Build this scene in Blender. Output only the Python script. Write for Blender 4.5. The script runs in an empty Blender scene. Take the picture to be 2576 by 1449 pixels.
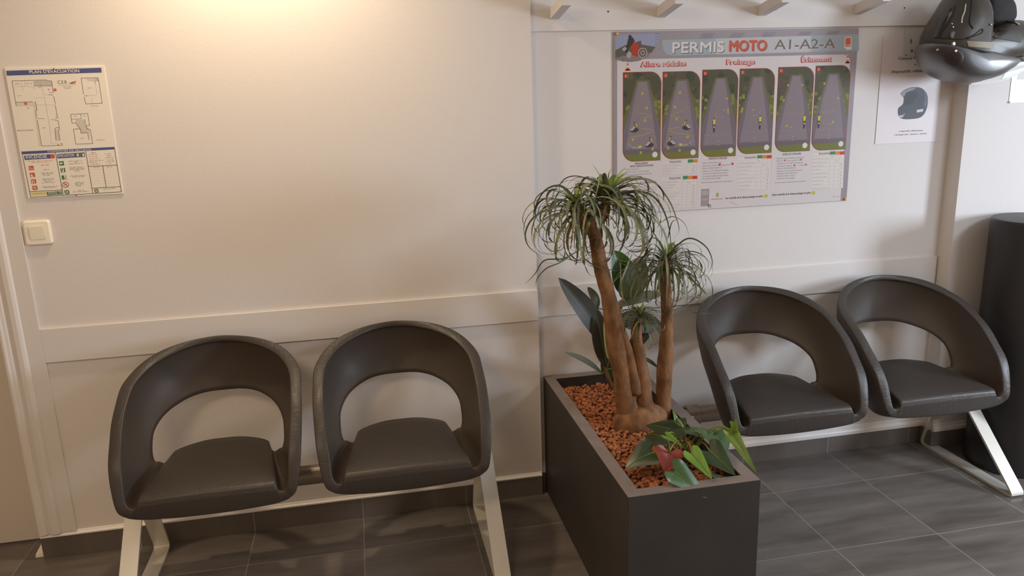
import bpy, math, random
from mathutils import Vector, Matrix, noise
W, H = 2576, 1449
C = bpy.context.scene.collection
# ------------------------------------------------------------------ camera
F = 1931.44
YAW, PITCH, ROLL = 0.19034, 0.23991, -0.03258
CAM = Vector((0.9133, -2.8321, 1.5935))
_fw = Vector((math.sin(YAW)*math.cos(PITCH), math.cos(YAW)*math.cos(PITCH), -math.sin(PITCH)))
_r0 = Vector((math.cos(YAW), -math.sin(YAW), 0)); _u0 = _r0.cross(_fw)
_r = math.cos(ROLL)*_r0 + math.sin(ROLL)*_u0
_u = -math.sin(ROLL)*_r0 + math.cos(ROLL)*_u0
cd = bpy.data.cameras.new('camera'); cam = bpy.data.objects.new('camera', cd); C.objects.link(cam)
cam.matrix_world = Matrix(((_r.x, _u.x, -_fw.x, CAM.x), (_r.y, _u.y, -_fw.y, CAM.y), (_r.z, _u.z, -_fw.z, CAM.z), (0, 0, 0, 1)))
cd.sensor_width = 36.0; cd.lens = F/W*36.0; cd.clip_start = 0.02
bpy.context.scene.camera = cam
# ------------------------------------------------------------------ world, lights, exposure
sc = bpy.context.scene
sc.view_settings.view_transform = 'Standard'; sc.view_settings.look = 'None'
sc.view_settings.gamma = 1.0; sc.view_settings.use_curve_mapping = False
sc.view_settings.exposure = 0.0
wd = bpy.data.worlds.new('world'); sc.world = wd; wd.use_nodes = True
wd.node_tree.nodes['Background'].inputs[0].default_value = (1.0, 0.71, 0.48, 1)
wd.node_tree.nodes['Background'].inputs[1].default_value = 0.55

def area(name, loc, target, sx, sy, power, col, spread=math.pi):
    l = bpy.data.lights.new(name, 'AREA'); l.shape = 'RECTANGLE'; l.size = sx; l.size_y = sy
    l.energy = power; l.color = col; l.spread = spread
    o = bpy.data.objects.new(name, l); C.objects.link(o); o.location = loc
    d = Vector(target) - Vector(loc); o.rotation_euler = d.to_track_quat('-Z', 'Y').to_euler(); return o

def spot(name, loc, target, power, col, angle, blend=0.6, size=0.05):
    l = bpy.data.lights.new(name, 'SPOT'); l.energy = power; l.color = col
    l.spot_size = angle; l.spot_blend = blend; l.shadow_soft_size = size
    o = bpy.data.objects.new(name, l); C.objects.link(o); o.location = loc
    d = Vector(target) - Vector(loc); o.rotation_euler = d.to_track_quat('-Z', 'Y').to_euler(); return o

area('daylight_window', (5.5, -2.15, 1.40), (3.0, -0.2, 0.7), 0.5, 0.8, 84, (0.72, 0.84, 1.0))
area('cool_floor_fill', (3.9, -2.5, 2.45), (2.9, -1.0, 0.0), 0.9, 0.6, 19, (0.78, 0.88, 1.0), math.radians(110))  # added cool fill that brightens the right floor; no such opening is known
spot('ceiling_spot_left', (0.62, -0.30, 2.52), (0.62, -0.12, 0.0), 54, (1.0, 0.77, 0.50), math.radians(150), 0.9, 0.05)
area('warm_room_fill', (0.0, -2.3, 2.5), (0.2, -0.8, 0.0), 0.7, 0.7, 25, (1.0, 0.75, 0.50))  # added warm fill from behind the camera, no fixture seen

# ------------------------------------------------------------------ helpers
def at(px, py, Y):                       # where the line of sight through a pixel meets the wall plane y = Y
    d = _fw + _r*((px-W/2)/F) - _u*((py-H/2)/F)
    return CAM + d*((Y-CAM.y)/d.y)
def atz(px, py, Z):
    d = _fw + _r*((px-W/2)/F) - _u*((py-H/2)/F)
    return CAM + d*((Z-CAM.z)/d.z)

def tag(o, label=None, cat=None, group=None, kind=None):
    if label: o['label'] = label
    if cat: o['category'] = cat
    if group: o['group'] = group
    if kind: o['kind'] = kind
    return o
def empty(name, loc=(0, 0, 0), rz=0):
    o = bpy.data.objects.new(name, None); C.objects.link(o); o.location = loc; o.rotation_euler = (0, 0, rz)
    o.empty_display_size = 0.05; return o

class MB:
    def __init__(s): s.v = []; s.f = []; s.m = []
    def add(s, vs, fs, m=0):
        b = len(s.v); s.v += [tuple(x) for x in vs]; s.f += [tuple(b+i for i in f) for f in fs]; s.m += [m]*len(fs)
    def box(s, a, b, m=0):
        x0, y0, z0 = a; x1, y1, z1 = b
        s.add([(x0,y0,z0),(x1,y0,z0),(x1,y1,z0),(x0,y1,z0),(x0,y0,z1),(x1,y0,z1),(x1,y1,z1),(x0,y1,z1)],
              [(0,3,2,1),(4,5,6,7),(0,1,5,4),(1,2,6,5),(2,3,7,6),(3,0,4,7)], m)
    def tube(s, pts, radii, n=12, m=0, cap=True):
        pts = [Vector(p) for p in pts]; N = len(pts)
        if not isinstance(radii, (list, tuple)): radii = [radii]*N
        ref = None; vs = []
        for i, p in enumerate(pts):
            t = (pts[min(i+1, N-1)] - pts[max(i-1, 0)]).normalized()
            if ref is None:
                ref = Vector((0, 0, 1)) if abs(t.z) < .9 else Vector((1, 0, 0))
            a = (ref - t*ref.dot(t)).normalized(); b = t.cross(a); ref = a
            for k in range(n):
                th = 2*math.pi*k/n; vs.append(p + (a*math.cos(th) + b*math.sin(th))*radii[i])
        fs = [(i*n+k, i*n+(k+1) % n, (i+1)*n+(k+1) % n, (i+1)*n+k) for i in range(N-1) for k in range(n)]
        if cap: fs += [tuple(range(n-1, -1, -1)), tuple((N-1)*n+k for k in range(n))]
        s.add(vs, fs, m)
    def grid(s, rows, m=0, closed=False, mfun=None):
        n = len(rows[0]); vs = [p for r in rows for p in r]; R = len(rows); b = len(s.v)
        s.v += [tuple(x) for x in vs]
        for i in range(R-1):
            for k in range(n if closed else n-1):
                s.f.append((b+i*n+k, b+i*n+(k+1) % n, b+(i+1)*n+(k+1) % n, b+(i+1)*n+k))
                s.m.append(mfun(i, k) if mfun else m)
    def build(s, name, mats, parent=None, smooth=False, bevel=0, merge=False, world=True):
        me = bpy.data.meshes.new(name); me.from_pydata(s.v, [], s.f)
        if not isinstance(mats, (list, tuple)): mats = [mats]
        for mt in mats: me.materials.append(mt)
        me.polygons.foreach_set('material_index', s.m)
        if smooth: me.polygons.foreach_set('use_smooth', [True]*len(s.f))
        me.update(); me.validate()
        o = bpy.data.objects.new(name, me); C.objects.link(o)
        if parent:
            o.parent = parent
            if world: o.matrix_parent_inverse = parent_matrix(parent).inverted()
        if bevel:
            b = o.modifiers.new('bevel', 'BEVEL'); b.width = bevel; b.segments = 3; b.limit_method = 'ANGLE'; b.angle_limit = math.radians(40)
        return o
def parent_matrix(p):
    m = Matrix.Translation(p.location) @ p.rotation_euler.to_matrix().to_4x4()
    return (parent_matrix(p.parent) @ p.matrix_parent_inverse @ m) if p.parent else m

def catmull(K, n=6, closed=False):
    K = [Vector(k) for k in K]; out = []
    N = len(K)
    for i in range(N-1 if not closed else N):
        a = K[i-1] if (i > 0 or closed) else K[0]*2-K[1]; b = K[i]; c = K[(i+1) % N]
        d = K[(i+2) % N] if (i+2 < N or closed) else K[-1]*2-K[-2]
        for j in range(n):
            t = j/n
            out.append(.5*((2*b)+(c-a)*t+(2*a-5*b+4*c-d)*t*t+(3*b-a-3*c+d)*t**3))
    if not closed: out.append(K[-1])
    return out

# ------------------------------------------------------------------ materials
def mat(name, col, rough=.5, metal=0., spec=.5, var=0., vscale=8., bump=0., bscale=50., bstretch=(1, 1, 1), coat=0., alpha=None, trans=0., emit=None, vstretch=(1, 1, 1)):
    m = bpy.data.materials.new(name); m.use_nodes = True
    nt = m.node_tree; b = nt.nodes['Principled BSDF']
    b.inputs['Base Color'].default_value = (*col, 1); b.inputs['Roughness'].default_value = rough
    b.inputs['Metallic'].default_value = metal; b.inputs['Specular IOR Level'].default_value = spec
    if coat: b.inputs['Coat Weight'].default_value = coat; b.inputs['Coat Roughness'].default_value = .12
    if trans: b.inputs['Transmission Weight'].default_value = trans
    tc = nt.nodes.new('ShaderNodeTexCoord')
    def mp(scale):
        g = nt.nodes.new('ShaderNodeMapping'); g.inputs['Scale'].default_value = scale
        nt.links.new(tc.outputs['Object'], g.inputs[0]); return g
    if var:
        n = nt.nodes.new('ShaderNodeTexNoise'); n.inputs['Scale'].default_value = vscale; n.inputs['Detail'].default_value = 6
        nt.links.new(mp(vstretch).outputs[0], n.inputs['Vector'])
        mx = nt.nodes.new('ShaderNodeMix'); mx.data_type = 'RGBA'
        mx.inputs[6].default_value = (*[max(0, c*(1-var)) for c in col], 1); mx.inputs[7].default_value = (*[min(1, c*(1+var)) for c in col], 1)
        mr = nt.nodes.new('ShaderNodeMapRange'); mr.inputs[1].default_value = .3; mr.inputs[2].default_value = .7
        nt.links.new(n.outputs[0], mr.inputs[0]); nt.links.new(mr.outputs[0], mx.inputs[0]); nt.links.new(mx.outputs[2], b.inputs['Base Color'])
    if bump:
        n = nt.nodes.new('ShaderNodeTexNoise'); n.inputs['Scale'].default_value = bscale; n.inputs['Detail'].default_value = 3
        nt.links.new(mp(bstretch).outputs[0], n.inputs['Vector'])
        bp = nt.nodes.new('ShaderNodeBump'); bp.inputs['Strength'].default_value = bump; bp.inputs['Distance'].default_value = .002
        nt.links.new(n.outputs[0], bp.inputs['Height']); nt.links.new(bp.outputs[0], b.inputs['Normal'])
    return m

M = {}
M['wall'] = mat('painted_textured_wallpaper', (.70, .665, .64), .75, spec=.25, bump=.28, bscale=260, bstretch=(.6, 1, 1.3))
M['wall_smooth'] = mat('painted_smooth_panel', (.70, .665, .64), .6, spec=.3, bump=.08, bscale=60)
M['trim'] = mat('painted_trim', (.69, .655, .63), .5, spec=.35)
M['trim_white'] = mat('white_edge_strip', (.86, .84, .82), .4)
M['ceiling'] = mat('ceiling_paint', (.8, .78, .75), .8)
M['door'] = mat('door_paint', (.62, .565, .50), .55)
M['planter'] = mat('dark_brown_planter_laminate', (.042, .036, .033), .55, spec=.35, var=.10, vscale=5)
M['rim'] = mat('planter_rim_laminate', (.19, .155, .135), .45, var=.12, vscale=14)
M['soil'] = mat('clay_bed', (.18, .065, .03), .9, var=.3, vscale=30)
M['clay'] = mat('expanded_clay', (.34, .125, .052), .8, spec=.2, var=.40, vscale=45, bump=.5, bscale=160)
M['bark'] = mat('palm_bark', (.205, .105, .052), .85, spec=.15, var=.45, vscale=26, bump=1.2, bscale=110, bstretch=(1, 1, .45), vstretch=(1, 1, .6))
M['palm1'] = mat('palm_leaf_green', (.135, .155, .065), .55, var=.35, vscale=14)
M['palm2'] = mat('palm_leaf_dark', (.078, .096, .042), .55, var=.35, vscale=14)
M['palm3'] = mat('palm_leaf_pale', (.215, .225, .12), .55, var=.3, vscale=14)
M['palm4'] = mat('palm_leaf_young', (.30, .40, .065), .5, var=.25, vscale=14)
M['palmdry'] = mat('palm_leaf_dry', (.20, .14, .075), .7)
M['fic_dark'] = mat('rubber_leaf_dark', (.040, .040, .028), .5, var=.25, vscale=10)
M['fic_green'] = mat('rubber_leaf_green', (.045, .105, .014), .35, var=.35, vscale=10)
M['fic_olive'] = mat('rubber_leaf_olive', (.062, .066, .022), .45, var=.3, vscale=10)
M['fic_under'] = mat('rubber_leaf_grey_green', (.10, .11, .07), .55, var=.2, vscale=10)
M['fic_rib'] = mat('rubber_leaf_midrib', (.13, .15, .065), .4)
M['fic_yellow'] = mat('rubber_leaf_yellowish', (.21, .19, .045), .4, var=.3, vscale=20)
M['stem_brown'] = mat('woody_stem', (.16, .095, .045), .8, var=.3, vscale=40)
M['an_dark'] = mat('anthurium_leaf_dark', (.026, .046, .017), .36, var=.3, vscale=12)
M['an_mid'] = mat('anthurium_leaf_mid', (.040, .088, .022), .34, var=.3, vscale=12)
M['an_light'] = mat('anthurium_leaf_light', (.13, .25, .03), .36, var=.25, vscale=12)
M['an_rib'] = mat('anthurium_rib', (.13, .20, .05), .4)
M['an_red'] = mat('anthurium_spathe', (.25, .045, .035), .4, var=.2, vscale=18)
M['an_stem'] = mat('anthurium_stem', (.20, .24, .05), .45)
M['steel'] = mat('satin_aluminium_paint', (.74, .71, .63), .32, metal=.35, spec=.6, var=.03, vscale=6)
M['beam'] = mat('grey_metal_beam', (.25, .205, .170), .38, metal=.3)
M['black'] = mat('black_drum', (.022, .021, .022), .42, spec=.4, bump=.05)
M['white_pl'] = mat('white_switch_plastic', (.88, .83, .70), .3)
M['black_pad'] = mat('helmet_lining_fabric', (.022, .021, .021), .85, bump=.4, bscale=200)
M['screw'] = mat('screw_hole', (.06, .045, .035), .6)
M['helmet'] = mat('helmet_gunmetal', (.060, .052, .042), .42, spec=.4, metal=.1, coat=.05, var=.15, vscale=9)
M['helmet_dk'] = mat('helmet_vent_plastic', (.040, .037, .028), .6, var=.2, vscale=20)
M['silver'] = mat('helmet_chrome_edge', (.75, .74, .70), .2, metal=1)
M['pin'] = mat('yellow_pin_plastic', (.80, .47, .03), .35)
M['ficus_soil'] = M['soil']

# chair plastic: near black with rounded maze-like grooves moulded into it
def chair_mat():
    m = mat('black_moulded_plastic', (.044, .036, .030), .44, spec=.42)
    nt = m.node_tree; b = nt.nodes['Principled BSDF']
    tc = nt.nodes.new('ShaderNodeTexCoord')
    v = nt.nodes.new('ShaderNodeTexVoronoi'); v.distance = 'CHEBYCHEV'; v.inputs['Scale'].default_value = 27; v.inputs['Randomness'].default_value = .9
    nt.links.new(tc.outputs['Object'], v.inputs['Vector'])
    def mth(op, a, bval):
        n = nt.nodes.new('ShaderNodeMath'); n.operation = op
        nt.links.new(a, n.inputs[0]); n.inputs[1].default_value = bval; return n.outputs[0]
    d = mth('SUBTRACT', v.outputs['Distance'], .34); d = mth('ABSOLUTE', d, 0)
    mr = nt.nodes.new('ShaderNodeMapRange'); mr.interpolation_type = 'SMOOTHSTEP'
    mr.inputs[1].default_value = .03; mr.inputs[2].default_value = .075; nt.links.new(d, mr.inputs[0])
    n = nt.nodes.new('ShaderNodeTexNoise'); n.inputs['Scale'].default_value = 900; nt.links.new(tc.outputs['Object'], n.inputs['Vector'])
    ad = nt.nodes.new('ShaderNodeMath'); ad.operation = 'MULTIPLY_ADD'; nt.links.new(n.outputs[0], ad.inputs[0]); ad.inputs[1].default_value = .12; nt.links.new(mr.outputs[0], ad.inputs[2])
    bp = nt.nodes.new('ShaderNodeBump'); bp.inputs['Strength'].default_value = .38; bp.inputs['Distance'].default_value = .0007
    nt.links.new(ad.outputs[0], bp.inputs['Height']); nt.links.new(bp.outputs[0], b.inputs['Normal'])
    return m
M['chair'] = chair_mat()
M['chair_in'] = mat('black_plastic_inner_face', (.058, .044, .034), .52, bump=.03, bscale=900)

T, D1, DD = .4129, .2375, .42            # tile width, first joint from the wall, tile depth
def tile_mat(name, floor):
    m = bpy.data.materials.new(name); m.use_nodes = True; nt = m.node_tree; b = nt.nodes['Principled BSDF']
    g = nt.nodes.new('ShaderNodeNewGeometry'); sp = nt.nodes.new('ShaderNodeSeparateXYZ'); nt.links.new(g.outputs['Position'], sp.inputs[0])
    def mth(op, a, bv=None, c=None):
        n = nt.nodes.new('ShaderNodeMath'); n.operation = op
        for i, x in enumerate((a, bv, c)):
            if x is None: continue
            if isinstance(x, (int, float)): n.inputs[i].default_value = x
            else: nt.links.new(x, n.inputs[i])
        return n.outputs[0]
    def line(coord, off, per, w):
        a = mth('ADD', coord, off); a = mth('DIVIDE', a, per); fl = mth('FRACT', a)
        a = mth('SUBTRACT', fl, .5); a = mth('ABSOLUTE', a); a = mth('SUBTRACT', .5, a)   # distance to the joint in tiles
        return mth('LESS_THAN', a, w/per/2)
    lx = line(sp.outputs[0], 41.29, T, .0032)
    if floor:
        ly = line(sp.outputs[1], D1+42, DD, .0032); l = mth('MAXIMUM', lx, ly)
    else: l = lx
    # streaky stone print, a different shift for each tile
    ix = mth('FLOOR', mth('DIVIDE', mth('ADD', sp.outputs[0], 41.29), T)); iy = mth('FLOOR', mth('DIVIDE', mth('ADD', sp.outputs[1], D1+42), DD))
    sh = mth('MULTIPLY', mth('ADD', ix, mth('MULTIPLY', iy, 7.31)), 3.77)
    cb = nt.nodes.new('ShaderNodeCombineXYZ')
    nt.links.new(mth('MULTIPLY', sp.outputs[0], 2.2), cb.inputs[0]); nt.links.new(mth('MULTIPLY', sp.outputs[1], 13.), cb.inputs[1]); nt.links.new(sh, cb.inputs[2])
    n = nt.nodes.new('ShaderNodeTexNoise'); n.inputs['Scale'].default_value = 1.0; n.inputs['Detail'].default_value = 7; n.inputs['Roughness'].default_value = .6
    nt.links.new(cb.outputs[0], n.inputs['Vector'])
    rp = nt.nodes.new('ShaderNodeValToRGB'); e = rp.color_ramp.elements
    e[0].position = .32; e[0].color = (.106, .090, .078, 1); e[1].position = .68; e[1].color = (.19, .168, .150, 1)
    nt.links.new(n.outputs[0], rp.inputs[0])
    mx = nt.nodes.new('ShaderNodeMix'); mx.data_type = 'RGBA'; nt.links.new(l, mx.inputs[0]); nt.links.new(rp.outputs[0], mx.inputs[6])
    mx.inputs[7].default_value = (.29, .265, .24, 1); nt.links.new(mx.outputs[2], b.inputs['Base Color'])
    r = mth('MULTIPLY_ADD', n.outputs[0], .2, .26); r2 = mth('MAXIMUM', r, mth('MULTIPLY', l, .8)); nt.links.new(r2, b.inputs['Roughness'])
    b.inputs['Specular IOR Level'].default_value = .45
    bp = nt.nodes.new('ShaderNodeBump'); bp.inputs['Strength'].default_value = .12; bp.inputs['Distance'].default_value = .001
    nt.links.new(mth('SUBTRACT', n.outputs[0], l), bp.inputs['Height']); nt.links.new(bp.outputs[0], b.inputs['Normal'])
    return m
M['floor'] = tile_mat('dark_stone_floor_tile', True)
M['skirt'] = tile_mat('dark_stone_skirting_tile', False)

# ------------------------------------------------------------------ room
X0, REC, XR, FR = 1.5587, .0391, 3.365, -.04      # wall step, recess depth, right step, right wall plane
def struct(name, mb, m, parent=None, **k):
    o = mb.build(name, m, parent, **k)
    if not parent: o['kind'] = 'structure'
    return o
b = MB(); b.box((-3.0, -4.6, -.06), (6.8, .28, 0)); struct('floor', b, M['floor'])
b = MB(); b.box((-3.0, -4.6, 2.56), (6.8, .28, 2.64)); struct('ceiling', b, M['ceiling'])
b = MB(); b.box((-.335, 0, 0), (X0, .28, 2.56)); struct('wall_back_left', b, M['wall'])
b = MB(); b.box((X0, REC, 0), (XR, .28, 2.56)); struct('wall_back_middle', b, M['wall'])
b = MB(); b.box((XR, FR, 0), (6.8, .28, 2.56)); struct('wall_back_right', b, M['wall'])
b = MB(); b.box((-3.0, .14, 2.05), (-.335, .28, 2.56)); struct('wall_over_door', b, M['wall'])
b = MB(); b.box((-3.0, .26, 0), (-1.30, .28, 2.05)); struct('wall_left_of_door', b, M['wall'])
b = MB(); b.box((-1.30, .132, .010), (-.338, .172, 2.05)); struct('door_1', b, M['door'])
# frame posts and rails planted on the walls
def strip(name, x0, x1, z0, z1, yw, t=.010, m='trim', bev=.0012):
    b = MB(); b.box((x0, yw-t, z0), (x1, yw, z1)); return struct(name, b, M[m], bevel=bev)
ZR1, ZR2, ZH = .8744, .7519, 1.833
strip('trim_1', -.262, -.2118, .0985, 2.2, 0, .010)                       # post beside the door casing
strip('trim_2', -.2118, X0, ZR2, ZR1, 0, .010)                          # rail, left panel
strip('trim_3', X0+.0005, XR-.006, ZR2, ZR1, REC, .010)                         # rail, recessed panel
# moulded door casing: stepped and rounded profile swept upright
prof = [(-.338, 0), (-.338, -.016), (-.334, -.021), (-.327, -.022), (-.321, -.018), (-.312, -.0165), (-.307, -.012), (-.302, -.0115),
        (-.298, -.0165), (-.290, -.020), (-.276, -.0205), (-.268, -.017), (-.264, -.012), (-.262, -.009), (-.262, 0)]
b = MB(); b.grid([[(x, y, z) for z in (.0985, 2.2)] for x, y in prof]); b.grid([[(x, y, .0985) for x, y in prof], [(x, 0, .0985) for x, y in prof]])
struct('trim_4', b, M['trim'])
strip('baseboard_left', -.338, X0, 0, .0842, 0, .010, 'skirt', .0008)
strip('baseboard_middle', X0+.0005, XR-.0005, 0, .079, REC, .010, 'skirt', .0008)
strip('baseboard_right', XR-.010, 6.8, 0, .079, FR, .010, 'skirt', .0008)
b = MB(); b.box((XR-.010, FR+.0002, 0), (XR-.0001, REC-.0102, .079)); struct('baseboard_return', b, M['skirt'])
def ledge(name, x0, x1, yw, z0, h, t):
    b = MB(); p = [(yw, z0), (yw-t, z0), (yw-t, z0+h*.35), (yw-t*.75, z0+h*.5), (yw-t*.35, z0+h*.6), (yw-t*.3, z0+h*.9), (yw, z0+h)]
    b.grid([[(x, y, z) for y, z in p] for x in (x0, x1)])
    b.add([(x0, y, z) for y, z in p], [tuple(range(len(p)))]); b.add([(x1, y, z) for y, z in p], [tuple(range(len(p)))[::-1]])
    return struct(name, b, M['trim_white'])
ledge('trim_5', -.338, X0, 0, .0842, .0145, .012)
ledge('trim_6', X0+.0005, XR-.0005, REC, .079, .040, .014)
ledge('trim_7', XR, 6.8, FR, .079, .036, .010)
# metal corner bead on the end of the projecting wall
b = MB(); b.box((X0-.0005, -.0012, .0985), (X0+.0022, .036, ZR2-.0005)); struct('trim_8', b, M['trim'])
# door stop wedge on the floor at the foot of the casing
b = MB()
p0 = Vector((-.352, .02, 0)); b.grid([[p0+Vector((-.022, -.012, 0)), p0+Vector((.012, -.012, 0)), p0+Vector((.012, .03, 0)), p0+Vector((-.022, .03, 0))],
    [p0+Vector((-.020, -.010, .012)), p0+Vector((.012, -.010, .018)), p0+Vector((.012, .03, .03)), p0+Vector((-.012, .03, .03))]], closed=True)
b.add([p0+Vector((-.020, -.010, .012)), p0+Vector((.012, -.010, .018)), p0+Vector((.012, .03, .03)), p0+Vector((-.012, .03, .03))], [(0, 1, 2, 3)])
tag(b.build('door_stop', M['white_pl'], bevel=.002), 'small white plastic wedge on the floor at the foot of the door casing', 'door stop')

# ------------------------------------------------------------------ flat printed sheets
_tc = {}
def text_mesh(txt, bold):
    k = (txt, bold)
    if k not in _tc:
        c = bpy.data.curves.new('t', 'FONT'); c.body = txt; c.size = 1; c.offset = bold; c.resolution_u = 3
        o = bpy.data.objects.new('t', c); C.objects.link(o)
        dg = bpy.context.evaluated_depsgraph_get(); me = bpy.data.meshes.new_from_object(o.evaluated_get(dg))
        vs = [(v.co.x, v.co.y) for v in me.vertices]; fs = [tuple(p.vertices) for p in me.polygons]
        bpy.data.objects.remove(o); bpy.data.curves.remove(c); bpy.data.meshes.remove(me)
        x0 = min(v[0] for v in vs); x1 = max(v[0] for v in vs)
        _tc[k] = ([((x-x0)/(x1-x0), y/.70) for x, y in vs], fs)
    return _tc[k]
def clip(poly, conv):                    # Sutherland-Hodgman, conv counter-clockwise
    out = list(poly)
    for i in range(len(conv)):
        a = conv[i]; c = conv[(i+1) % len(conv)]; inp = out; out = []
        if not inp: return []
        def ins(p): return (c[0]-a[0])*(p[1]-a[1])-(c[1]-a[1])*(p[0]-a[0]) >= -1e-9
        for j in range(len(inp)):
            p = inp[j-1]; q = inp[j]
            if ins(p) != ins(q):
                d1 = (c[0]-a[0])*(p[1]-a[1])-(c[1]-a[1])*(p[0]-a[0]); d2 = (c[0]-a[0])*(q[1]-a[1])-(c[1]-a[1])*(q[0]-a[0])
                t = d1/(d1-d2); out.append((p[0]+(q[0]-p[0])*t, p[1]+(q[1]-p[1])*t))
            if ins(q): out.append(q)
    return out
_pm = {}
def ink(col, rough=.45, coat=0.):
    k = (col, rough)
    if k not in _pm: _pm[k] = mat('ink_%02d' % len(_pm), col, rough, spec=.35, coat=coat)
    return _pm[k]
class Sheet:                             # shapes printed on a sheet lying in the plane y = Y; layers lift 0.12 mm each
    def __init__(s, Y, rough=.45): s.Y = Y; s.rough = rough; s.new()
    def new(s): s.b = MB(); s.mats = []
    def mi(s, col):
        m = ink(col, s.rough)
        if m not in s.mats: s.mats.append(m)
        return s.mats.index(m)
    def P(s, px, py): p = at(px, py, s.Y); return (p.x, p.z)
    def raw(s, pts, col, L):
        if len(pts) < 3: return
        y = s.Y-.00012*L
        a = sum(pts[i-1][0]*pts[i][1]-pts[i][0]*pts[i-1][1] for i in range(len(pts)))
        if a < 0: pts = pts[::-1]
        s.b.add([(x, y, z) for x, z in pts], [tuple(range(len(pts)))], s.mi(col))
    def poly(s, pxs, col, L, cl=None):
        pts = [s.P(*p) for p in pxs]
        if cl: pts = clip(pts, cl)
        s.raw(pts, col, L)
    def rect(s, x0, y0, x1, y1, col, L):      # opposite corners in the picture, upright on the wall
        a = s.P(x0, y0); c = s.P(x1, y1); s.raw([(a[0], c[1]), (c[0], c[1]), (c[0], a[1]), (a[0], a[1])], col, L)
    def disc(s, px, py, r, col, L, n=20):
        a = s.P(px, py); s.raw([(a[0]+r*math.cos(2*math.pi*k/n), a[1]+r*math.sin(2*math.pi*k/n)) for k in range(n)], col, L)
    def lineW(s, pts, w, col, L, closed=False):
        pts = [Vector(p) for p in pts]; N = len(pts)
        for i in range(N if closed else N-1):
            a = pts[i]; c = pts[(i+1) % N]; d = c-a
            if d.length < 1e-6: continue
            d.normalize(); n = Vector((-d.y, d.x))*w/2; e = d*w*.3
            s.raw([tuple(a-n-e), tuple(c-n+e), tuple(c+n+e), tuple(a+n-e)], col, L)
    def line(s, pxs, w, col, L, closed=False): s.lineW([s.P(*p) for p in pxs], w, col, L, closed)
    def text(s, txt, x0, y0, x1, y1, hpx, col, L, bold=0.0):   # baseline from pixel (x0,y0) to (x1,y1), capital height in pixels
        a = Vector(s.P(x0, y0)); c = Vector(s.P(x1, y1)); u = Vector(s.P((x0+x1)/2, (y0+y1)/2-hpx))
        hh = (u-(a+c)/2).length; v = Vector((c.x-a.x, 0)); vs, fs = text_mesh(txt, 0.0); z = (a.y+c.y)/2
        wd_ = v.x if txt != '1' else v.x*.45; e = bold*hh*1.15
        for q_, (ox, oz) in enumerate([(0, 0)] if not bold else [(0, 0), (-e, 0), (e, 0), (0, e), (0, -e), (e*.7, e*.7), (-e*.7, -e*.7), (e*.7, -e*.7), (-e*.7, e*.7)]):
            y = s.Y-.00012*(L+q_*.08)
            s.b.add([(a.x+X*wd_+ox, y, z+Yy*hh+oz) for X, Yy in vs], fs, s.mi(col))
    def scrib(s, x0, y0, x1, y1, h, col, L, seed=0):           # print too small to read: a row of word-length dashes
        r = random.Random(seed+int(x0*7+y0*13)); a = s.P(x0, y0); c = s.P(x1, y1); x = a[0]; z = (a[1]+c[1])/2
        while x < c[0]-.002:
            w = min(r.uniform(.006, .016), c[0]-x); s.raw([(x, z), (x+w, z), (x+w, z+h), (x, z+h)], col, L); x += w+.003
    def build(s, name, parent): o = s.b.build(name, s.mats, parent); s.new(); return o

# ---- evacuation plan
YS = -.0040
ep = empty('evacuation_plan', (-.027, 0, 1.325)); tag(ep, 'white evacuation plan board with blue title bar screwed to the wall above the light switch', 'sign')
b = MB(); b.box((-.1752, YS, 1.3253), (.1218, -.0003, 1.7453)); b.build('board', ink((.80, .76, .68), .4), ep, bevel=.001)
s = Sheet(YS-.00015, .4); BL = (.075, .10, .26); WH = (.82, .78, .70); BK = (.09, .065, .06); GR = (.045, .17, .075); RD = (.60, .11, .05); DG = (.28, .24, .21)
def P2(x, y): return (x/3.918, 150+y/3.918)       # pixels of the enlarged view of the upper half
def P3(x, y): return (40+x/9.2, 365+y/9.2)        # pixels of the enlarged view of the lower half
s.rect(*P2(62, 110), *P2(1000, 127), BL, 1)
s.b = MB(); s.mats = []
s.poly([P2(60, 110), P2(998, 80), P2(1003, 127), P2(68, 158)], BL, 1)
s.text("PLAN D'EVACUATION", *P2(292, 137), *P2(782, 124), 7.6, WH, 2, .018)
s.build('title_bar', ep)
# floor plans
def wallline(pts, w=.0012, col=BK): s.line([P2(*p) for p in pts], w, col, 1)
s.poly([P2(332, 210), P2(455, 203), P2(505, 212), P2(512, 262), P2(340, 262)], (.55, .51, .46), 1)
s.poly([P2(160, 420), P2(345, 415), P2(362, 500), P2(352, 505), P2(410, 850), P2(388, 852), P2(330, 455), P2(162, 458)], (.66, .62, .55), 1)
s.poly([P2(540, 690), P2(575, 690), P2(592, 795), P2(553, 797)], (.62, .58, .52), 1)
wallline([(118, 210), (455, 200), (470, 210), (508, 210), (525, 325)]); wallline([(118, 210), (160, 455)]); wallline([(158, 420), (320, 415)])
wallline([(348, 412), (365, 498), (352, 502), (362, 570)]); wallline([(368, 598), (412, 852), (614, 843), (612, 826), (598, 826)])
wallline([(530, 362), (545, 432)]); wallline([(545, 445), (562, 545), (550, 548)]); wallline([(545, 575), (568, 575), (565, 553)]); wallline([(545, 596), (572, 602), (588, 695)])
wallline([(553, 797), (540, 688), (552, 672), (580, 672)]); wallline([(575, 692), (592, 797)])
for q in ([(205, 205), (228, 300)], [(240, 205), (248, 262)], [(140, 262), (310, 262), (345, 290)], [(330, 210), (342, 282)], [(340, 262), (512, 256)], [(360, 448), (540, 445)], [(345, 375), (445, 372)], [(415, 262), (430, 345), (525, 345)], [(440, 372), (495, 690), (505, 825), (570, 822)]):
    wallline(q, .0007, (.50, .46, .41))
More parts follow.
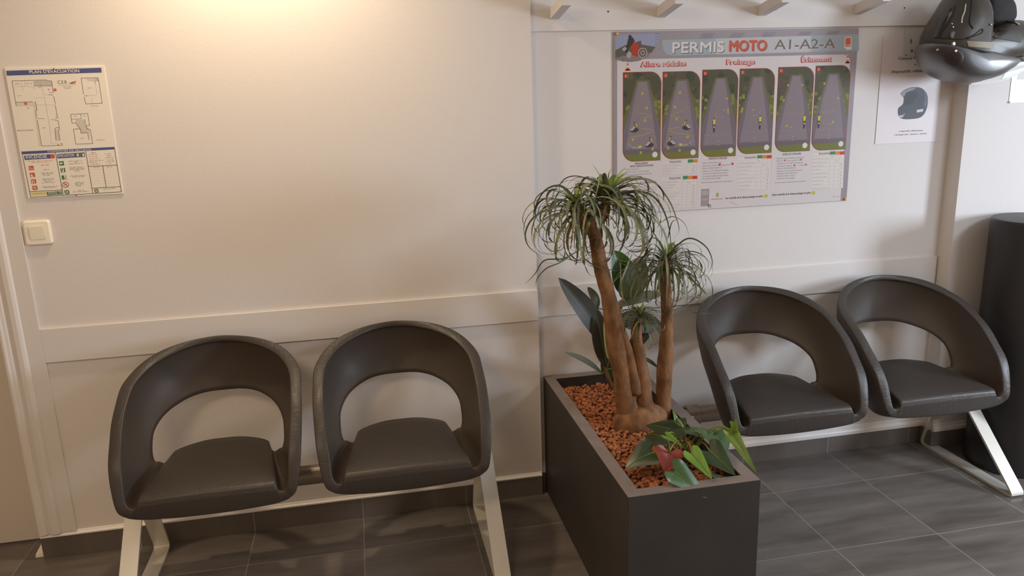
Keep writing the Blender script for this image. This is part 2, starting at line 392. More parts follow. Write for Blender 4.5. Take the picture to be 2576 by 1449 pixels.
wallline([(372, 582), (440, 582)], .0011, (.15, .22, .14)); wallline([(480, 346), (522, 346)], .0012, (.12, .20, .12)); wallline([(505, 590), (545, 594)], .0011, (.15, .22, .14))
s.build('floor_plan_drawing', ep)
wallline([(800, 183), (968, 178), (1008, 430), (845, 436), (830, 370)]); wallline([(824, 340), (800, 183)])
s.poly([P2(855, 183), P2(965, 180), P2(970, 212), P2(862, 208)], (.62, .58, .52), 1)
for q in ([(935, 200), (958, 345)], [(830, 356), (950, 352)], [(905, 380), (912, 430)]): wallline(q, .0007, (.48, .44, .40))
wallline([(835, 357), (865, 356)], .0011, (.15, .22, .14)); wallline([(945, 185), (970, 212)], .001); wallline([(935, 208), (940, 238)], .001, (.15, .22, .14))
s.build('floor_plan_drawing', ep)
s.poly([P2(745, 592), P2(842, 588), P2(850, 650), P2(880, 690), P2(885, 790), P2(865, 725), P2(800, 725), P2(790, 680), P2(752, 632)], (.60, .57, .51), 1)
wallline([(697, 540), (865, 531), (883, 647), (848, 650), (855, 680), (890, 690), (914, 826), (748, 834), (723, 685), (788, 682)])
wallline([(697, 540), (710, 625), (745, 622), (795, 690), (800, 725), (855, 718)]); wallline([(795, 535), (802, 582), (705, 588)], .0008); wallline([(835, 588), (842, 640)], .0007, (.48, .44, .40)); wallline([(862, 722), (876, 790)], .001)
for x, y in ((543, 298), (253, 434)): s.disc(*P2(x, y), .0048, (.62, .16, .09), 2)
for x, y in ((398, 248), (575, 835), (480, 292)): s.poly([P2(x-9, y+8), P2(x+9, y+8), P2(x, y-8)], (.50, .22, .14), 2)
for (x0, y0, x1) in ((148, 240, 190), (255, 238, 318), (172, 358, 215), (378, 276, 408), (418, 675, 466), (865, 282, 910), (733, 562, 765), (820, 557, 845), (795, 777, 828), (484, 325, 520), (265, 480, 305)): s.scrib(*P2(x0, y0), *P2(x1, y0-2), .0011, DG, 2)
s.text('REZ-DE-CHAUSSEE', *P2(172, 704), *P2(326, 698), 2.6, DG, 2, .01)
s.text('SOUS-SOL', *P2(893, 461), *P2(970, 457), 2.4, DG, 2); s.text('SOUS-SOL', *P2(955, 798), *P2(1034, 793), 2.4, DG, 2)
s.build('floor_plan_drawing', ep)
s.text('C.E.R', *P2(571, 240), *P2(663, 236), 8.6, (.14, .10, .09), 1, 0)
s.poly([P2(676, 236), P2(730, 212), P2(708, 236)], (.13, .10, .11), 1); s.poly([P2(700, 238), P2(752, 206), P2(742, 234), P2(712, 238)], (.58, .12, .08), 2)
s.line([P2(571, 253), P2(748, 248)], .0006, DG, 1); s.scrib(*P2(622, 272), *P2(712, 268), .0012, DG, 1); s.scrib(*P2(638, 287), *P2(700, 283), .0012, DG, 1)
s.build('logo', ep)
# safety instructions
L3 = lambda pts, w=.0016, col=BK, Ly=2: s.line([P3(*p) for p in pts], w, col, Ly)
s.poly([P3(135, 150), P3(2275, 42), P3(2285, 98), P3(145, 215)], BL, 1)
s.text('CONSIGNES DE SECURITE', *P3(738, 172), *P3(1740, 118), 4.2, WH, 2, .01)
L3([(135, 150), (345, 1208), (2442, 1080), (2275, 45)]); L3([(915, 170), (1098, 1160)]); L3([(1615, 140), (1780, 1112)])
L3([(325, 1080), (1072, 1035)]); L3([(1680, 492), (2335, 463)]); L3([(2008, 482), (2090, 970)]); L3([(1768, 998), (2418, 960)])
s.poly([P3(188, 243), P3(885, 206), P3(905, 302), P3(205, 343)], BL, 2); s.text('INCENDIE', *P3(238, 316), *P3(722, 292), 7.6, WH, 3, .01)
s.poly([P3(790, 212), P3(888, 206), P3(905, 302), P3(808, 310)], RD, 3)
s.poly([P3(945, 206), P3(1588, 168), P3(1605, 270), P3(962, 308)], BL, 2); s.text('EVACUATION', *P3(978, 282), *P3(1352, 258), 7.2, WH, 3, .005)
s.poly([P3(1375, 185), P3(1588, 172), P3(1603, 266), P3(1392, 280)], (.12, .17, .15), 3)
for x in (1410, 1540): s.poly([P3(x, 200), P3(x+35, 198), P3(x+45, 255), P3(x+10, 258)], WH, 4)
for i, (x, y) in enumerate(((290, 475), (318, 635), (345, 785), (375, 935))):
    s.poly([P3(x, y+8), P3(x+115, y), P3(x+132, y+100), P3(x+20, y+108)], RD, 2)
s.line([P3(322, 512), P3(335, 548), P3(372, 556), P3(388, 540)], .0022, WH, 3); s.poly([P3(345, 690), P3(368, 672), P3(385, 690), P3(398, 735), P3(358, 738)], WH, 3)
s.poly([P3(366, 812), P3(385, 811), P3(402, 885), P3(383, 886)], WH, 3); s.poly([P3(412, 810), P3(424, 809), P3(438, 880), P3(426, 881)], WH, 3)
s.line([P3(412, 970), P3(455, 966), P3(432, 1020), P3(462, 1012)], .0022, WH, 3)
for x, y in ((995, 370), (1025, 525), (1055, 695), (1120, 1035)):
    s.poly([P3(x, y+8), P3(x+108, y), P3(x+125, y+98), P3(x+18, y+104)], GR, 2)
s.poly([P3(1012, 410), P3(1065, 400), P3(1090, 418), P3(1070, 440), P3(1018, 440)], WH, 3); s.line([P3(1060, 560), P3(1085, 545), P3(1070, 590), P3(1055, 615)], .002, WH, 3)
s.poly([P3(1040, 535), P3(1105, 531), P3(1118, 615), P3(1055, 620)], (.70, .70, .62), 3); s.line([P3(1058, 600), P3(1075, 570), P3(1060, 555), P3(1090, 545)], .0016, GR, 4)
s.poly([P3(1110, 705), P3(1160, 701), P3(1172, 785), P3(1125, 789)], (.78, .70, .64), 3); s.line([P3(1135, 760), P3(1150, 725), P3(1138, 780)], .0014, RD, 4)
s.line([P3(1145, 1055), P3(1215, 1115)], .002, WH, 3); s.line([P3(1215, 1050), P3(1150, 1120)], .002, WH, 3)
s.line([P3(1152+70*math.cos(a*math.pi/10), 915+62*math.sin(a*math.pi/10)) for a in range(20)], .0018, RD, 2, True); s.line([P3(1105, 872), P3(1200, 960)], .0016, RD, 2); s.line([P3(1130, 935), P3(1145, 895), P3(1165, 900), P3(1172, 940)], .002, RD, 3)
s.poly([P3(1812, 1018), P3(1905, 1010), P3(1920, 1095), P3(1828, 1102)], GR, 2); s.line([P3(1835, 1030), P3(1900, 1085)], .0018, WH, 3); s.line([P3(1895, 1028), P3(1842, 1088)], .0018, WH, 3)
s.poly([P3(350, 1105), P3(695, 1085), P3(705, 1140), P3(368, 1160)], (.66, .55, .17), 2); s.poly([P3(710, 1085), P3(1058, 1062), P3(1072, 1140), P3(728, 1168)], GR, 2)
s.text('SAMU 15', *P3(750, 1113), *P3(1045, 1096), 3.0, WH, 3, .02); s.text('POLICE 17', *P3(755, 1150), *P3(1050, 1132), 3.0, WH, 3, .02); s.scrib(*P3(440, 1122), *P3(600, 1112), .0016, (.45, .35, .10), 3)
for (x0, y0, x1, c) in ((275, 372, 865, 1), (360, 403, 790, 1), (580, 470, 805, 2), (640, 575, 775, 2), (590, 648, 862, 0), (600, 676, 865, 0), (635, 708, 822, 0), (618, 785, 888, 0), (625, 812, 900, 0), (668, 845, 850, 0), (600, 875, 925, 0),
     (595, 965, 965, 0), (652, 990, 935, 0), (1225, 378, 1525, 0), (1355, 405, 1430, 0), (1222, 438, 1550, 0), (1238, 520, 1570, 0), (1245, 548, 1585, 0), (1240, 575, 1585, 0), (1352, 608, 1485, 0), (1262, 715, 1610, 0), (1300, 742, 1585, 0),
     (1385, 868, 1555, 0), (1362, 897, 1600, 0), (1382, 925, 1560, 0), (1402, 952, 1520, 0), (1435, 1055, 1575, 0), (1315, 1085, 1690, 0), (1740, 185, 1840, 2), (1738, 222, 1885, 1), (1745, 268, 1890, 1), (1760, 322, 1938, 1), (1700, 368, 2028, 0), (1705, 408, 1880, 0), (1775, 445, 1955, 0),
     (2095, 205, 2205, 1), (2105, 252, 2232, 0), (2115, 298, 2262, 0), (2122, 350, 2262, 0), (2130, 385, 2278, 0), (2138, 432, 2205, 0), (1795, 528, 1925, 0), (2098, 510, 2225, 0), (2020, 1018, 2320, 0)):
    s.scrib(*P3(x0, y0), *P3(x1, y0-10), .0014, [(.36, .29, .25), (.58, .30, .22), (.55, .15, .08)][c], 2)
for x, y in ((1700, 222), (1705, 268), (1718, 318)): s.poly([P3(x-14, y+12), P3(x+14, y+10), P3(x, y-14)], (.50, .25, .18), 2)
for x, y, c in ((2062, 202, (.45, .12, .09)), (2085, 385, BK), (2100, 432, (.5, .25, .2)), (1735, 442, GR), (2080, 302, BK)): s.disc(*P3(x, y), .0012, c, 2, 8)
for k in range(6):
    y = 575+k*66; s.line([P3(1705+k*11, y), P3(2022+k*11, y-14)], .0003, (.55, .48, .43), 1); s.line([P3(2035+k*11, y-16), P3(2335+k*11, y-30)], .0003, (.55, .48, .43), 1)
s.build('safety_instructions', ep)
b = MB(); c = at(135.5, 173, YS); 
for c in (at(135.5, 173, YS), at(192, 491.5, YS)):
    b = MB(); b.tube([(c.x, YS-.001, c.z), (c.x, YS-.0024, c.z)], .0022, 12); b.build('screw', M['beam'], ep)

# ---- light switch
sw = empty('light_switch', (-.163, 0, 1.21)); tag(sw, 'square cream white rocker light switch on the wall under the evacuation plan', 'light switch')
def rrect(x0, z0, x1, z1, r, n=6):
    pts = []
    for cx_, cz_, a0 in ((x1-r, z0+r, -90), (x1-r, z1-r, 0), (x0+r, z1-r, 90), (x0+r, z0+r, 180)):
        for k in range(n+1):
            a = math.radians(a0+90*k/n); pts.append((cx_+r*math.cos(a), cz_+r*math.sin(a)))
    return pts
def plate(mb, x0, z0, x1, z1, r, yb, yf, m=0, rnd=.003):
    rows = []
    for y, i in ((yb, 0), (yf+rnd, 0), (yf+rnd*.3, rnd*.3), (yf, rnd)):
        rows.append([(x, y, z) for x, z in rrect(x0+i, z0+i, x1-i, z1-i, max(r-i, .0005))])
    mb.grid(rows, m, True); n = len(rows[0]); b0 = len(mb.v)-n; mb.f.append(tuple(range(b0, b0+n))); mb.m.append(m)
sx, sz, ss = -.205, 1.251, .0825
b = MB(); plate(b, sx, sz-ss, sx+ss, sz, .009, 0, -.011, rnd=.005); b.build('frame', M['white_pl'], sw, smooth=False)
b = MB(); plate(b, sx+.019, sz-.0635, sx+.0635, sz-.019, .002, -.011, -.0125, rnd=.001); o = b.build('surround', mat('switch_seam', (.45, .38, .26), .6), sw)
b = MB(); b.add([(sx+.0198, -.0126, sz-.0627), (sx+.0627, -.0126, sz-.0627), (sx+.0627, -.0160, sz-.0198), (sx+.0198, -.0160, sz-.0198), (sx+.0198, -.011, sz-.0627), (sx+.0627, -.011, sz-.0627), (sx+.0627, -.011, sz-.0198), (sx+.0198, -.011, sz-.0198)],
    [(0, 1, 2, 3), (0, 4, 5, 1), (1, 5, 6, 2), (2, 6, 7, 3), (3, 7, 4, 0)]); b.build('rocker', M['white_pl'], sw)

# ---- coat rack: board with slanting wooden pegs
cr = empty('coat_rack', (2.46, REC, 1.85)); tag(cr, 'painted coat rack board with slanting square pegs on the wall above the posters', 'coat rack')
b = MB(); b.box((X0+.001, REC-.010, ZH), (XR-.001, REC, 2.10)); b.build('board', M['wall_smooth'], cr, bevel=.001)
for k in range(5):
    x = 1.638+.4105*k; w = .034; y0 = REC-.010; z = 1.8745+.0015*k
    b = MB(); b.add([(x, y0, z), (x+w, y0, z), (x+w, -.140, z+.028), (x, -.140, z+.028), (x, y0, z+.038), (x+w, y0, z+.038), (x+w, -.140, z+.066), (x, -.140, z+.066)],
        [(0, 3, 2, 1), (4, 5, 6, 7), (0, 1, 5, 4), (1, 2, 6, 5), (2, 3, 7, 6), (3, 0, 4, 7)]); b.build('peg', M['wall_smooth'], cr, bevel=.0015)
for px_, py_ in ((1530, 29), (1952, 24), (2275, 20)):
    c = at(px_, py_, REC-.010); b = MB(); b.tube([(c.x, REC-.0095, c.z), (c.x, REC-.0108, c.z)], .0033, 12); b.build('screw_hole', M['screw'], cr)

# ---- motorcycle licence poster
YP = .034
po = empty('motorcycle_poster', (2.39, YP, 1.145)); tag(po, 'large laminated motorcycle licence poster PERMIS MOTO pinned to the recessed wall panel', 'poster')
px0, px1, pz0, pz1 = 1.8815, 2.899, 1.1425, 1.8275
b = MB(); b.box((px0, YP, pz0), (px1, YP+.0012, pz1)); b.build('sheet', mat('poster_paper', (.30, .265, .29), .22, spec=.5, bump=.25, bscale=9, var=.06, vscale=3), po)
s = Sheet(YP-.0001, .24)
PW = (.62, .575, .57); MV = (.34, .30, .33); PM = (.27, .30, .33)
def pv(u, v): return (px0+u*(px1-px0), pz1-v*(pz1-pz0))    # sheet coordinates, 0..1 from the top left
# white field with one round corner
wf = [pv(.014, .999), pv(.972, .999), pv(.972, .22)]
for k in range(7):
    a = k/6*math.pi/2; wf.append(pv(.937+.035*math.cos(a), .190-.045*math.sin(a)))
wf += [pv(.014, .145)]
s.raw(wf, PW, 1); s.b.f[-1] = s.b.f[-1]
for k, u in enumerate((.30, .42, .55, .70, .82)):
    s.raw([pv(u, .11), pv(u+.05, .015), pv(u+.10, .015), pv(u+.05, .11)], (.255, .225, .26), 1)
for i in range(26):                       # halftone dots behind the bike
    for j in range(9):
        c_ = pv(.165+i*.0075, .015+j*.014); s.raw([(c_[0]-.0016, c_[1]), (c_[0], c_[1]-.0016), (c_[0]+.0016, c_[1]), (c_[0], c_[1]+.0016)], (.42, .385, .40), 2)
s.poly([(1664, 101), (2160, 86), (2160, 128), (1690, 140), (1675, 136), (1667, 124)], (.33, .385, .42), 3)
s.poly([(1800, 97), (2040, 90), (2040, 131), (1800, 137)], (.47, .47, .475), 4)
s.text('PERMIS', 1693, 135, 1822, 131, 26, (.10, .10, .11), 5, .035); s.text('PERMIS', 1691.5, 133.5, 1820.5, 129.5, 26, (.66, .635, .62), 6, .03)
s.text('MOTO', 1836, 130, 1929, 127.5, 26, (.20, .08, .06), 5, .04); s.text('MOTO', 1834.5, 128.5, 1927.5, 126, 26, (.62, .085, .035), 6, .035)
s.text('A1-A2-A', 1949, 125.5, 2102, 121, 24, (.62, .60, .58), 5, .04); s.text('A1-A2-A', 1948, 125, 2101, 120.5, 24, (.17, .145, .125), 6, .015)
s.poly([(2125, 93.5), (2142, 92.5), (2141.5, 125), (2130, 125.5), (2123, 119.5)], (.68, .65, .63), 7); s.poly([(2127, 95.5), (2140, 95), (2139.5, 112), (2126, 112.5)], (.62, .10, .05), 8)
s.poly([(2126, 113.5), (2139.5, 113), (2139.3, 117.5), (2125.5, 118)], (.60, .24, .16), 8)
for t_, x0, y0, x1, y1, h in (('Allure réduite', 1613, 168, 1724, 164, 12), ('Freinage', 1829, 162, 1897, 159.5, 12), ('Évitement', 2017, 156, 2090, 153, 12)):
    s.text(t_, x0-1.5, y0+1.2, x1+1.5, y1+1.2, h+.8, (.50, .035, .035), 9, .075); s.text(t_, x0, y0, x1, y1, h, (.72, .58, .56), 10, .012)
s.build('heading', po)
# motorbike picture
cl = [s.P(1548, 150), s.P(1548, 88), s.P(1664, 85), s.P(1658, 100), s.P(1650, 116), s.P(1640, 131), s.P(1626, 144), s.P(1608, 153), s.P(1588, 156), s.P(1564, 154)]
cl = cl[::-1] if sum(cl[i-1][0]*cl[i][1]-cl[i][0]*cl[i-1][1] for i in range(len(cl))) < 0 else cl
s.raw(list(cl), (.30, .32, .46), 2)
s.poly([(1545, 128), (1570, 115), (1600, 108), (1650, 128), (1600, 160), (1545, 160)], (.13, .125, .10), 3, None); s.b.f.pop(); s.b.m.pop(); s.b.v = s.b.v[:-6]
s.raw(clip([s.P(*p) for p in [(1545, 128), (1572, 114), (1600, 110), (1650, 118), (1640, 160), (1545, 160)]][::-1], cl), (.115, .11, .09), 3)
s.raw(clip([s.P(*p) for p in [(1545, 146), (1580, 140), (1640, 132), (1600, 160), (1545, 160)]][::-1], cl), (.24, .19, .18), 4)
s.poly([(1580, 113), (1600, 106), (1612, 104), (1614, 120), (1604, 143), (1590, 138), (1586, 120)], (.42, .05, .03), 5)
s.poly([(1603, 105), (1612, 102), (1615, 118), (1606, 124)], (.16, .09, .08), 6)
for cx_, cy_, rx in ((1616.5, 133, .0185), (1568, 148, .0105)):
    s.disc(cx_, cy_, rx, (.42, .37, .36), 6); s.disc(cx_, cy_, rx*.82, (.10, .08, .08), 7); s.disc(cx_, cy_, rx*.55, (.34, .29, .29), 8); s.disc(cx_, cy_, rx*.3, (.14, .11, .11), 9)
s.poly([(1577, 112), (1581, 96), (1592, 94), (1597, 104), (1590, 112), (1582, 122), (1576, 134), (1570, 128)], (.045, .045, .045), 7); s.disc(1585, 92.5, .0062, (.04, .04, .04), 8)
s.poly([(1575, 138), (1582, 128), (1589, 134), (1586, 146), (1578, 146)], (.40, .38, .36), 8); s.poly([(1564, 124), (1572, 117), (1577, 122), (1570, 130)], (.38, .37, .36), 8)
s.build('motorbike_picture', po)
def cone(x, yb, hh, w):
    for k, (a, c_, col) in enumerate(((0, .28, (.62, .15, .06)), (.28, .52, (.66, .62, .60)), (.52, .74, (.62, .15, .06)), (.74, .92, (.66, .62, .60)), (.92, 1, (.45, .15, .1)))):
        wa = w*(1-a)*.62+.8; wb = w*(1-c_)*.62+.8
        s.poly([(x-wa/2, yb-a*hh), (x+wa/2, yb-a*hh-.3), (x+wb/2, yb-c_*hh), (x-wb/2, yb-c_*hh)], col, 4)
    s.poly([(x-w/2-1, yb+1.4), (x+w/2+1, yb+1), (x+w/3, yb-3), (x-w/3, yb-3)], (.62, .15, .06), 4)
cone(1579, 177, 24, 15); s.build('traffic_cone_picture', po); cone(2132, 158.5, 25, 12); s.build('traffic_cone_picture', po)
# the six exercise pictures
FO = (.085, .085, .052); FO2 = (.055, .065, .045); GRS = (.165, .175, .05); RO = (.235, .195, .215); RO2 = (.17, .14, .16); YE = (.60, .50, .05); RB = (.40, .075, .05)
pan = [((1568, 183), (1664, 402), 0), ((1668, 181.5), (1760, 396), 1), ((1768, 176.5), (1857, 391), 2), ((1862, 174), (1950, 383), 3), ((1959, 170), (2048, 378), 4), ((2053, 166.5), (2137, 374), 5)]
for (a, c_, kind) in pan:
    A = s.P(*a); Bp = s.P(*c_); x0, x1 = A[0], min(A[0]+.153, Bp[0]+.02); z1 = A[1]; z0 = Bp[1]; nx = pan[kind+1][0] if kind % 2 == 0 else None; nw_ = s.P(*nx)[0]-x0-.0075 if nx else nw_; x1 = x0+nw_
    def shape(g, x0=x0, x1=x1, z0=z0, z1=z1):
        r = .045; p = []
        p += [(x1+g, z0-g)]
        for k in range(9): t = k/8*math.pi/2; p.append((x1+g-r+r*math.cos(t), z1+g-r+r*math.sin(t)))
        p += [(x0-g, z1+g)]
        for k in range(9): t = math.pi+k/8*math.pi/2; p.append((x0-g+r+r*math.cos(t), z0-g+r+r*math.sin(t)))
        return p
    q = lambda u, v: (x0+u*(x1-x0), z1+v*(z0-z1))
    sh = shape(0)
    s.raw(shape(.0018), RB, 2); s.raw(list(sh), FO, 3)
    def cp(uv, col, L):
        pts = [q(*t) for t in uv]
        if sum(pts[i-1][0]*pts[i][1]-pts[i][0]*pts[i-1][1] for i in range(len(pts))) < 0: pts = pts[::-1]
        s.raw(clip(pts, sh), col, L)
    rr = random.Random(kind)
    for k in range(26):
        u, v, r = rr.random(), rr.uniform(0, .62), rr.uniform(.04, .12)
        cp([(u+r*math.cos(a_*math.pi/4)*rr.uniform(.7, 1.2), v+r*.5*math.sin(a_*math.pi/4)*rr.uniform(.7, 1.2)) for a_ in range(8)], rr.choice([FO2, (.105, .105, .06), (.11, .085, .065), FO2]), 3.1+k*.06)
    cp([(.34, .085), (.68, .085), (.80, .26), (1.0, .36), (1.0, .72), (.90, .5), (.63, .1), (.40, .1), (.12, .5), (0, .72), (0, .5), (.2, .32)], (.13, .135, .05), 5)
    for k in range(10):
        u = rr.choice([rr.uniform(0, .15), rr.uniform(.84, 1.)]); v = rr.uniform(.3, .55); cp([(u+.05*math.cos(a_*math.pi/3), v+.022*math.sin(a_*math.pi/3)) for a_ in range(6)], (.20, .215, .06), 5.2+k*.08)
    cp([(.37, .10), (.65, .10), (1.0, .66), (1.0, .93), (0, .93), (0, .66)], RO2, 7)
    cp([(.40, .105), (.615, .105), (.74, .38), (.92, .86), (.06, .86), (.25, .38)], RO, 8)
    cp([(-.02, .875), (1.02, .875), (1.02, .93), (-.02, .93)], (.15, .125, .14), 9); cp([(-.02, .925), (1.02, .915), (1.02, 1.02), (-.02, 1.02)], GRS, 10)
    c2 = q(.855, .935); s.b.add([(c2[0]+.0112*math.cos(t*math.pi/10), s.Y-.00012*12, c2[1]+.0112*math.sin(t*math.pi/10)) for t in range(20)], [tuple(range(20))], s.mi((.66, .62, .60)))
    cp([(.02, .018), (.12, .018), (.12, .058), (.02, .058)], (.62, .07, .05), 11)
    tn = '2' if kind % 2 else '1'; n0 = q(.05, .05); vs, fs = text_mesh(tn, .0); s.b.add([(n0[0]+X*(.005 if tn == '2' else .002), s.Y-.00012*12, n0[1]+Yz*.009) for X, Yz in vs], fs, s.mi((.70, .60, .58)))
    def num(u, v, big=.0042):
        c_ = q(u, v); s.raw([(c_[0]-big, c_[1]-big), (c_[0]+big, c_[1]-big), (c_[0]+big, c_[1]+big), (c_[0]-big, c_[1]+big)], YE, 11)
        s.raw([(c_[0]-big*.45, c_[1]-big*.45), (c_[0]+big*.45, c_[1]-big*.45), (c_[0]+big*.45, c_[1]+big*.45), (c_[0]-big*.45, c_[1]+big*.45)], (.16, .13, .10), 12)
    if kind < 2:
        fx = (lambda u: u) if kind == 0 else (lambda u: .955-u)
        K = [((395-50)/585, .285), ((240-50)/585, .39), ((245-50)/585, .434), ((490-50)/585, .49), ((325-50)/585, .525), ((300-50)/585, .61), ((340-50)/585, .633), ((520-50)/585, .655), ((380-50)/585, .703), ((170-50)/585, .727), ((140-50)/585, .78), ((200-50)/585, .835), ((335-50)/585, .84)]
        pts = [q(fx(u), v) for u, v in K]; cv = catmull([(p[0], p[1], 0) for p in pts], 5)
        for i in range(len(cv)-1): s.lineW([(cv[i].x, cv[i].y), (cv[i+1].x, cv[i+1].y)], .0007+.0016*i/len(cv), (.55, .42, .10), 11)
        cp([(fx(.40), .828), (fx(.49), .822), (fx(.49), .848), (fx(.40), .845)], YE, 12)
        s.lineW([q(fx(.14), .80), q(fx(.22), .845), q(fx(.47), .855)], .0035, (.25, .31, .52), 10)
        for u, v in ((.50, .235), (.62, .40), (.575, .54), (.26, .752), (.79, .872), (.475, .905)): num(fx(u), v)
        for (u, v) in ((.30, .585), (.71, .765)):
            d = 1 if kind == 0 else -1; u2 = fx(u)
            cp([(u2-.12*d, v+.07), (u2+.06*d, v+.03), (u2+.12*d, v+.06), (u2+.04*d, v+.085), (u2-.06*d, v+.085)], (.055, .05, .055), 12)
            cp([(u2-.12*d, v+.055), (u2-.02*d, v+.015), (u2+.02*d, v+.03), (u2-.06*d, v+.068)], (.42, .40, .41), 13)
            cp([(u2-.02*d, v-.03), (u2+.03*d, v-.035), (u2+.07*d, v+.01), (u2+.03*d, v+.025)], (.12, .10, .09), 13); cp([(u2+.01*d, v-.02), (u2+.045*d, v-.018), (u2+.075*d, v+.02), (u2+.05*d, v+.025)], YE, 14)
        for k in range(6): cp([(.25+k*.12, .672+.004*(k % 2)), (.265+k*.12, .672), (.258+k*.12, .678)], (.58, .54, .55), 11); cp([(.22+k*.13, .742), (.237+k*.13, .742), (.228+k*.13, .749)], (.58, .54, .55), 11)
    else:
        rx = {2: .36, 3: .63, 4: .80, 5: .17}[kind]; ry = {2: .60, 3: .60, 4: .615, 5: .62}[kind]
        cp([(rx-.035, ry+.03), (rx+.035, ry+.03), (rx+.02, ry+.115), (rx-.02, ry+.115)], (.06, .055, .06), 11)
        cp([(rx-.045, ry-.01), (rx+.045, ry-.01), (rx+.03, ry+.06), (rx-.03, ry+.06)], (.10, .08, .08), 12); cp([(rx-.032, ry-.035), (rx+.032, ry-.035), (rx+.03, ry+.022), (rx-.03, ry+.022)], (.64, .54, .04), 13)
        cp([(rx-.014, ry-.055), (rx+.014, ry-.055), (rx+.014, ry-.035), (rx-.014, ry-.035)], (.12, .11, .10), 14); cp([(rx-.02, ry+.045), (rx+.02, ry+.045), (rx+.012, ry+.065), (rx-.012, ry+.065)], (.5, .48, .48), 14)
        for k in range(8): cp([(.08+k*.122, .745), (.10+k*.122, .745), (.09+k*.122, .752)], (.6, .56, .57), 11)
        cp([(.48, .815), (.51, .815), (.495, .824)], (.66, .62, .62), 11); cp([(.48, .86), (.51, .86), (.495, .869)], (.66, .62, .62), 11)
        spots = {2: ((.70, .33), (.74, .455), (.745, .485)), 3: ((.13, .33), (.10, .46), (.08, .49)), 4: ((.28, .21), (.68, .21), (.18, .385), (.30, .69)), 5: ((.26, .205), (.68, .385), (.58, .665))}[kind]
        for u, v in spots: num(u, v, .0036)
        for u, v in {2: ((.42, .50), (.62, .46)), 3: ((.40, .48), (.60, .51)), 4: ((.70, .555), (.42, .705)), 5: ((.27, .545), (.50, .69))}[kind]: c_ = q(u, v); s.raw([(c_[0]-.003, c_[1]), (c_[0], c_[1]-.003), (c_[0]+.003, c_[1]), (c_[0], c_[1]+.003)], YE, 11)
        if kind == 4: s.lineW([q(.32, .40), q(.44, .45), q(.47, .52), q(.43, .68)], .0009, (.42, .36, .15), 11); s.lineW([q(.80, .59), q(.70, .555), (q(.67, .45))], .0009, (.42, .36, .15), 11)
        if kind == 5: s.lineW([q(.17, .62), q(.27, .55), q(.36, .42)], .0009, (.42, .36, .15), 11); s.lineW([q(.50, .46), q(.60, .41), q(.68, .385)], .0009, (.42, .36, .15), 11)
        if kind == 2: s.lineW([q(.36, .58), q(.42, .50), q(.44, .40)], .0009, (.42, .36, .15), 11)
        if kind == 3: s.lineW([q(.63, .57), q(.60, .51), q(.59, .42)], .0009, (.42, .36, .15), 11)
        s.lineW([q(.33, .545), q(.62, .54)], .0007, (.42, .38, .39), 11)
    s.build('exercise_picture', po)
# texts and score tables
TX = (.16, .13, .13); TG = (.30, .26, .26); TB = (.66, .615, .58); LN = (.40, .36, .36); GN = (.06, .24, .10); OR_ = (.60, .24, .06); RE = (.55, .05, .04)
s.text('DÉPLACEMENT', 1597, 414, 1630, 412.5, 4.6, TX, 3, .02); s.text("SANS L'AIDE DU MOTEUR", 1585, 420.5, 1643, 418, 4.6, TX, 3, .02)
for t_, x0, y0, x1 in (('• Départ moto en (1)', 1571, 428.5, 1607), ('• Pousser la moto vers (1) vers (4)', 1571, 434.5, 1632), ('• Arrêt après franchissement porte (3)', 1571, 441, 1639), ('• Reculer dans le garage', 1571, 447.5, 1617), ('• Béquiller', 1571, 454, 1606)):
    s.text(t_, x0, y0, x1, y0-2.5, 3.6, TG, 3)
s.text('ALLURE RÉDUITE', 1609, 462, 1651, 460, 4.4, TX, 3, .02)
for k in range(11): s.scrib(1573, 474+k*6.2, 1655-(k*37 % 17), 471+k*6.2, .0016, (.40, .35, .35), 3, k)
def table(x0, y0, x1, y1, cols, names, rows, skew):
    s.poly([(x0, y0), (x1, y0-skew), (x1-4, y1-skew), (x0-1.5, y1)], TB, 2); n = rows
    for k in range(n+1):
        t = k/n; s.line([(x0-1.5*t, y0+t*(y1-y0)), (x1-4*t, y0-skew+t*(y1-y0))], .0005, LN, 3)
    nc = len(cols); cw = 12.2 if nc < 3 else 12
    for j in range(nc+1):
        xx = x1-j*cw; s.line([(xx, y0-skew), (xx-4, y1-skew)], .0004, LN, 3)
    for j, cc in enumerate(cols[::-1]):
        xx = x1-(j+1)*cw; s.poly([(xx, y0-skew*.85), (xx+cw, y0-skew), (xx+cw, y0-skew+8), (xx, y0-skew*.85+8)], cc, 4)
    s.text('ÉVALUATION', x0+(x1-x0)*.22, y0+6-skew*.3, x0+(x1-x0)*.22+28, y0+5-skew*.5, 4.2, TX, 4, .02)
    for k in range(1, n):
        t = (k+.85)/n; yy = y0+t*(y1-y0); s.scrib(x0+1, yy-1, x0+20+(k*53 % 30), yy-3, .0016, (.38, .33, .32), 4, k)
        j = 0 if k > 2 else (nc-k if nc >= k else 0); s.text('2' if k % 3 else '1', x1-j*cw-8-4*t, yy-skew-1, x1-j*cw-5.5-4*t, yy-skew-1, 3.4, TX, 4)
table(1665, 405.5, 1755, 440.5, [GN, OR_], None, 5, 5); table(1664, 447, 1754, 526, [GN, OR_, RE], None, 11, 5)
table(1854.5, 395, 1941, 480, [GN, OR_, RE], None, 9, 5); table(2042, 384.5, 2124.5, 477, [GN, OR_, RE], None, 10, 4)
s.text('EXERCICE À RÉALISER', 1782.5, 401.5, 1829, 399.5, 4.4, TX, 3, .02); s.text('EXERCICE À RÉALISER', 1969, 390.5, 2015, 388.5, 4.4, TX, 3, .02)
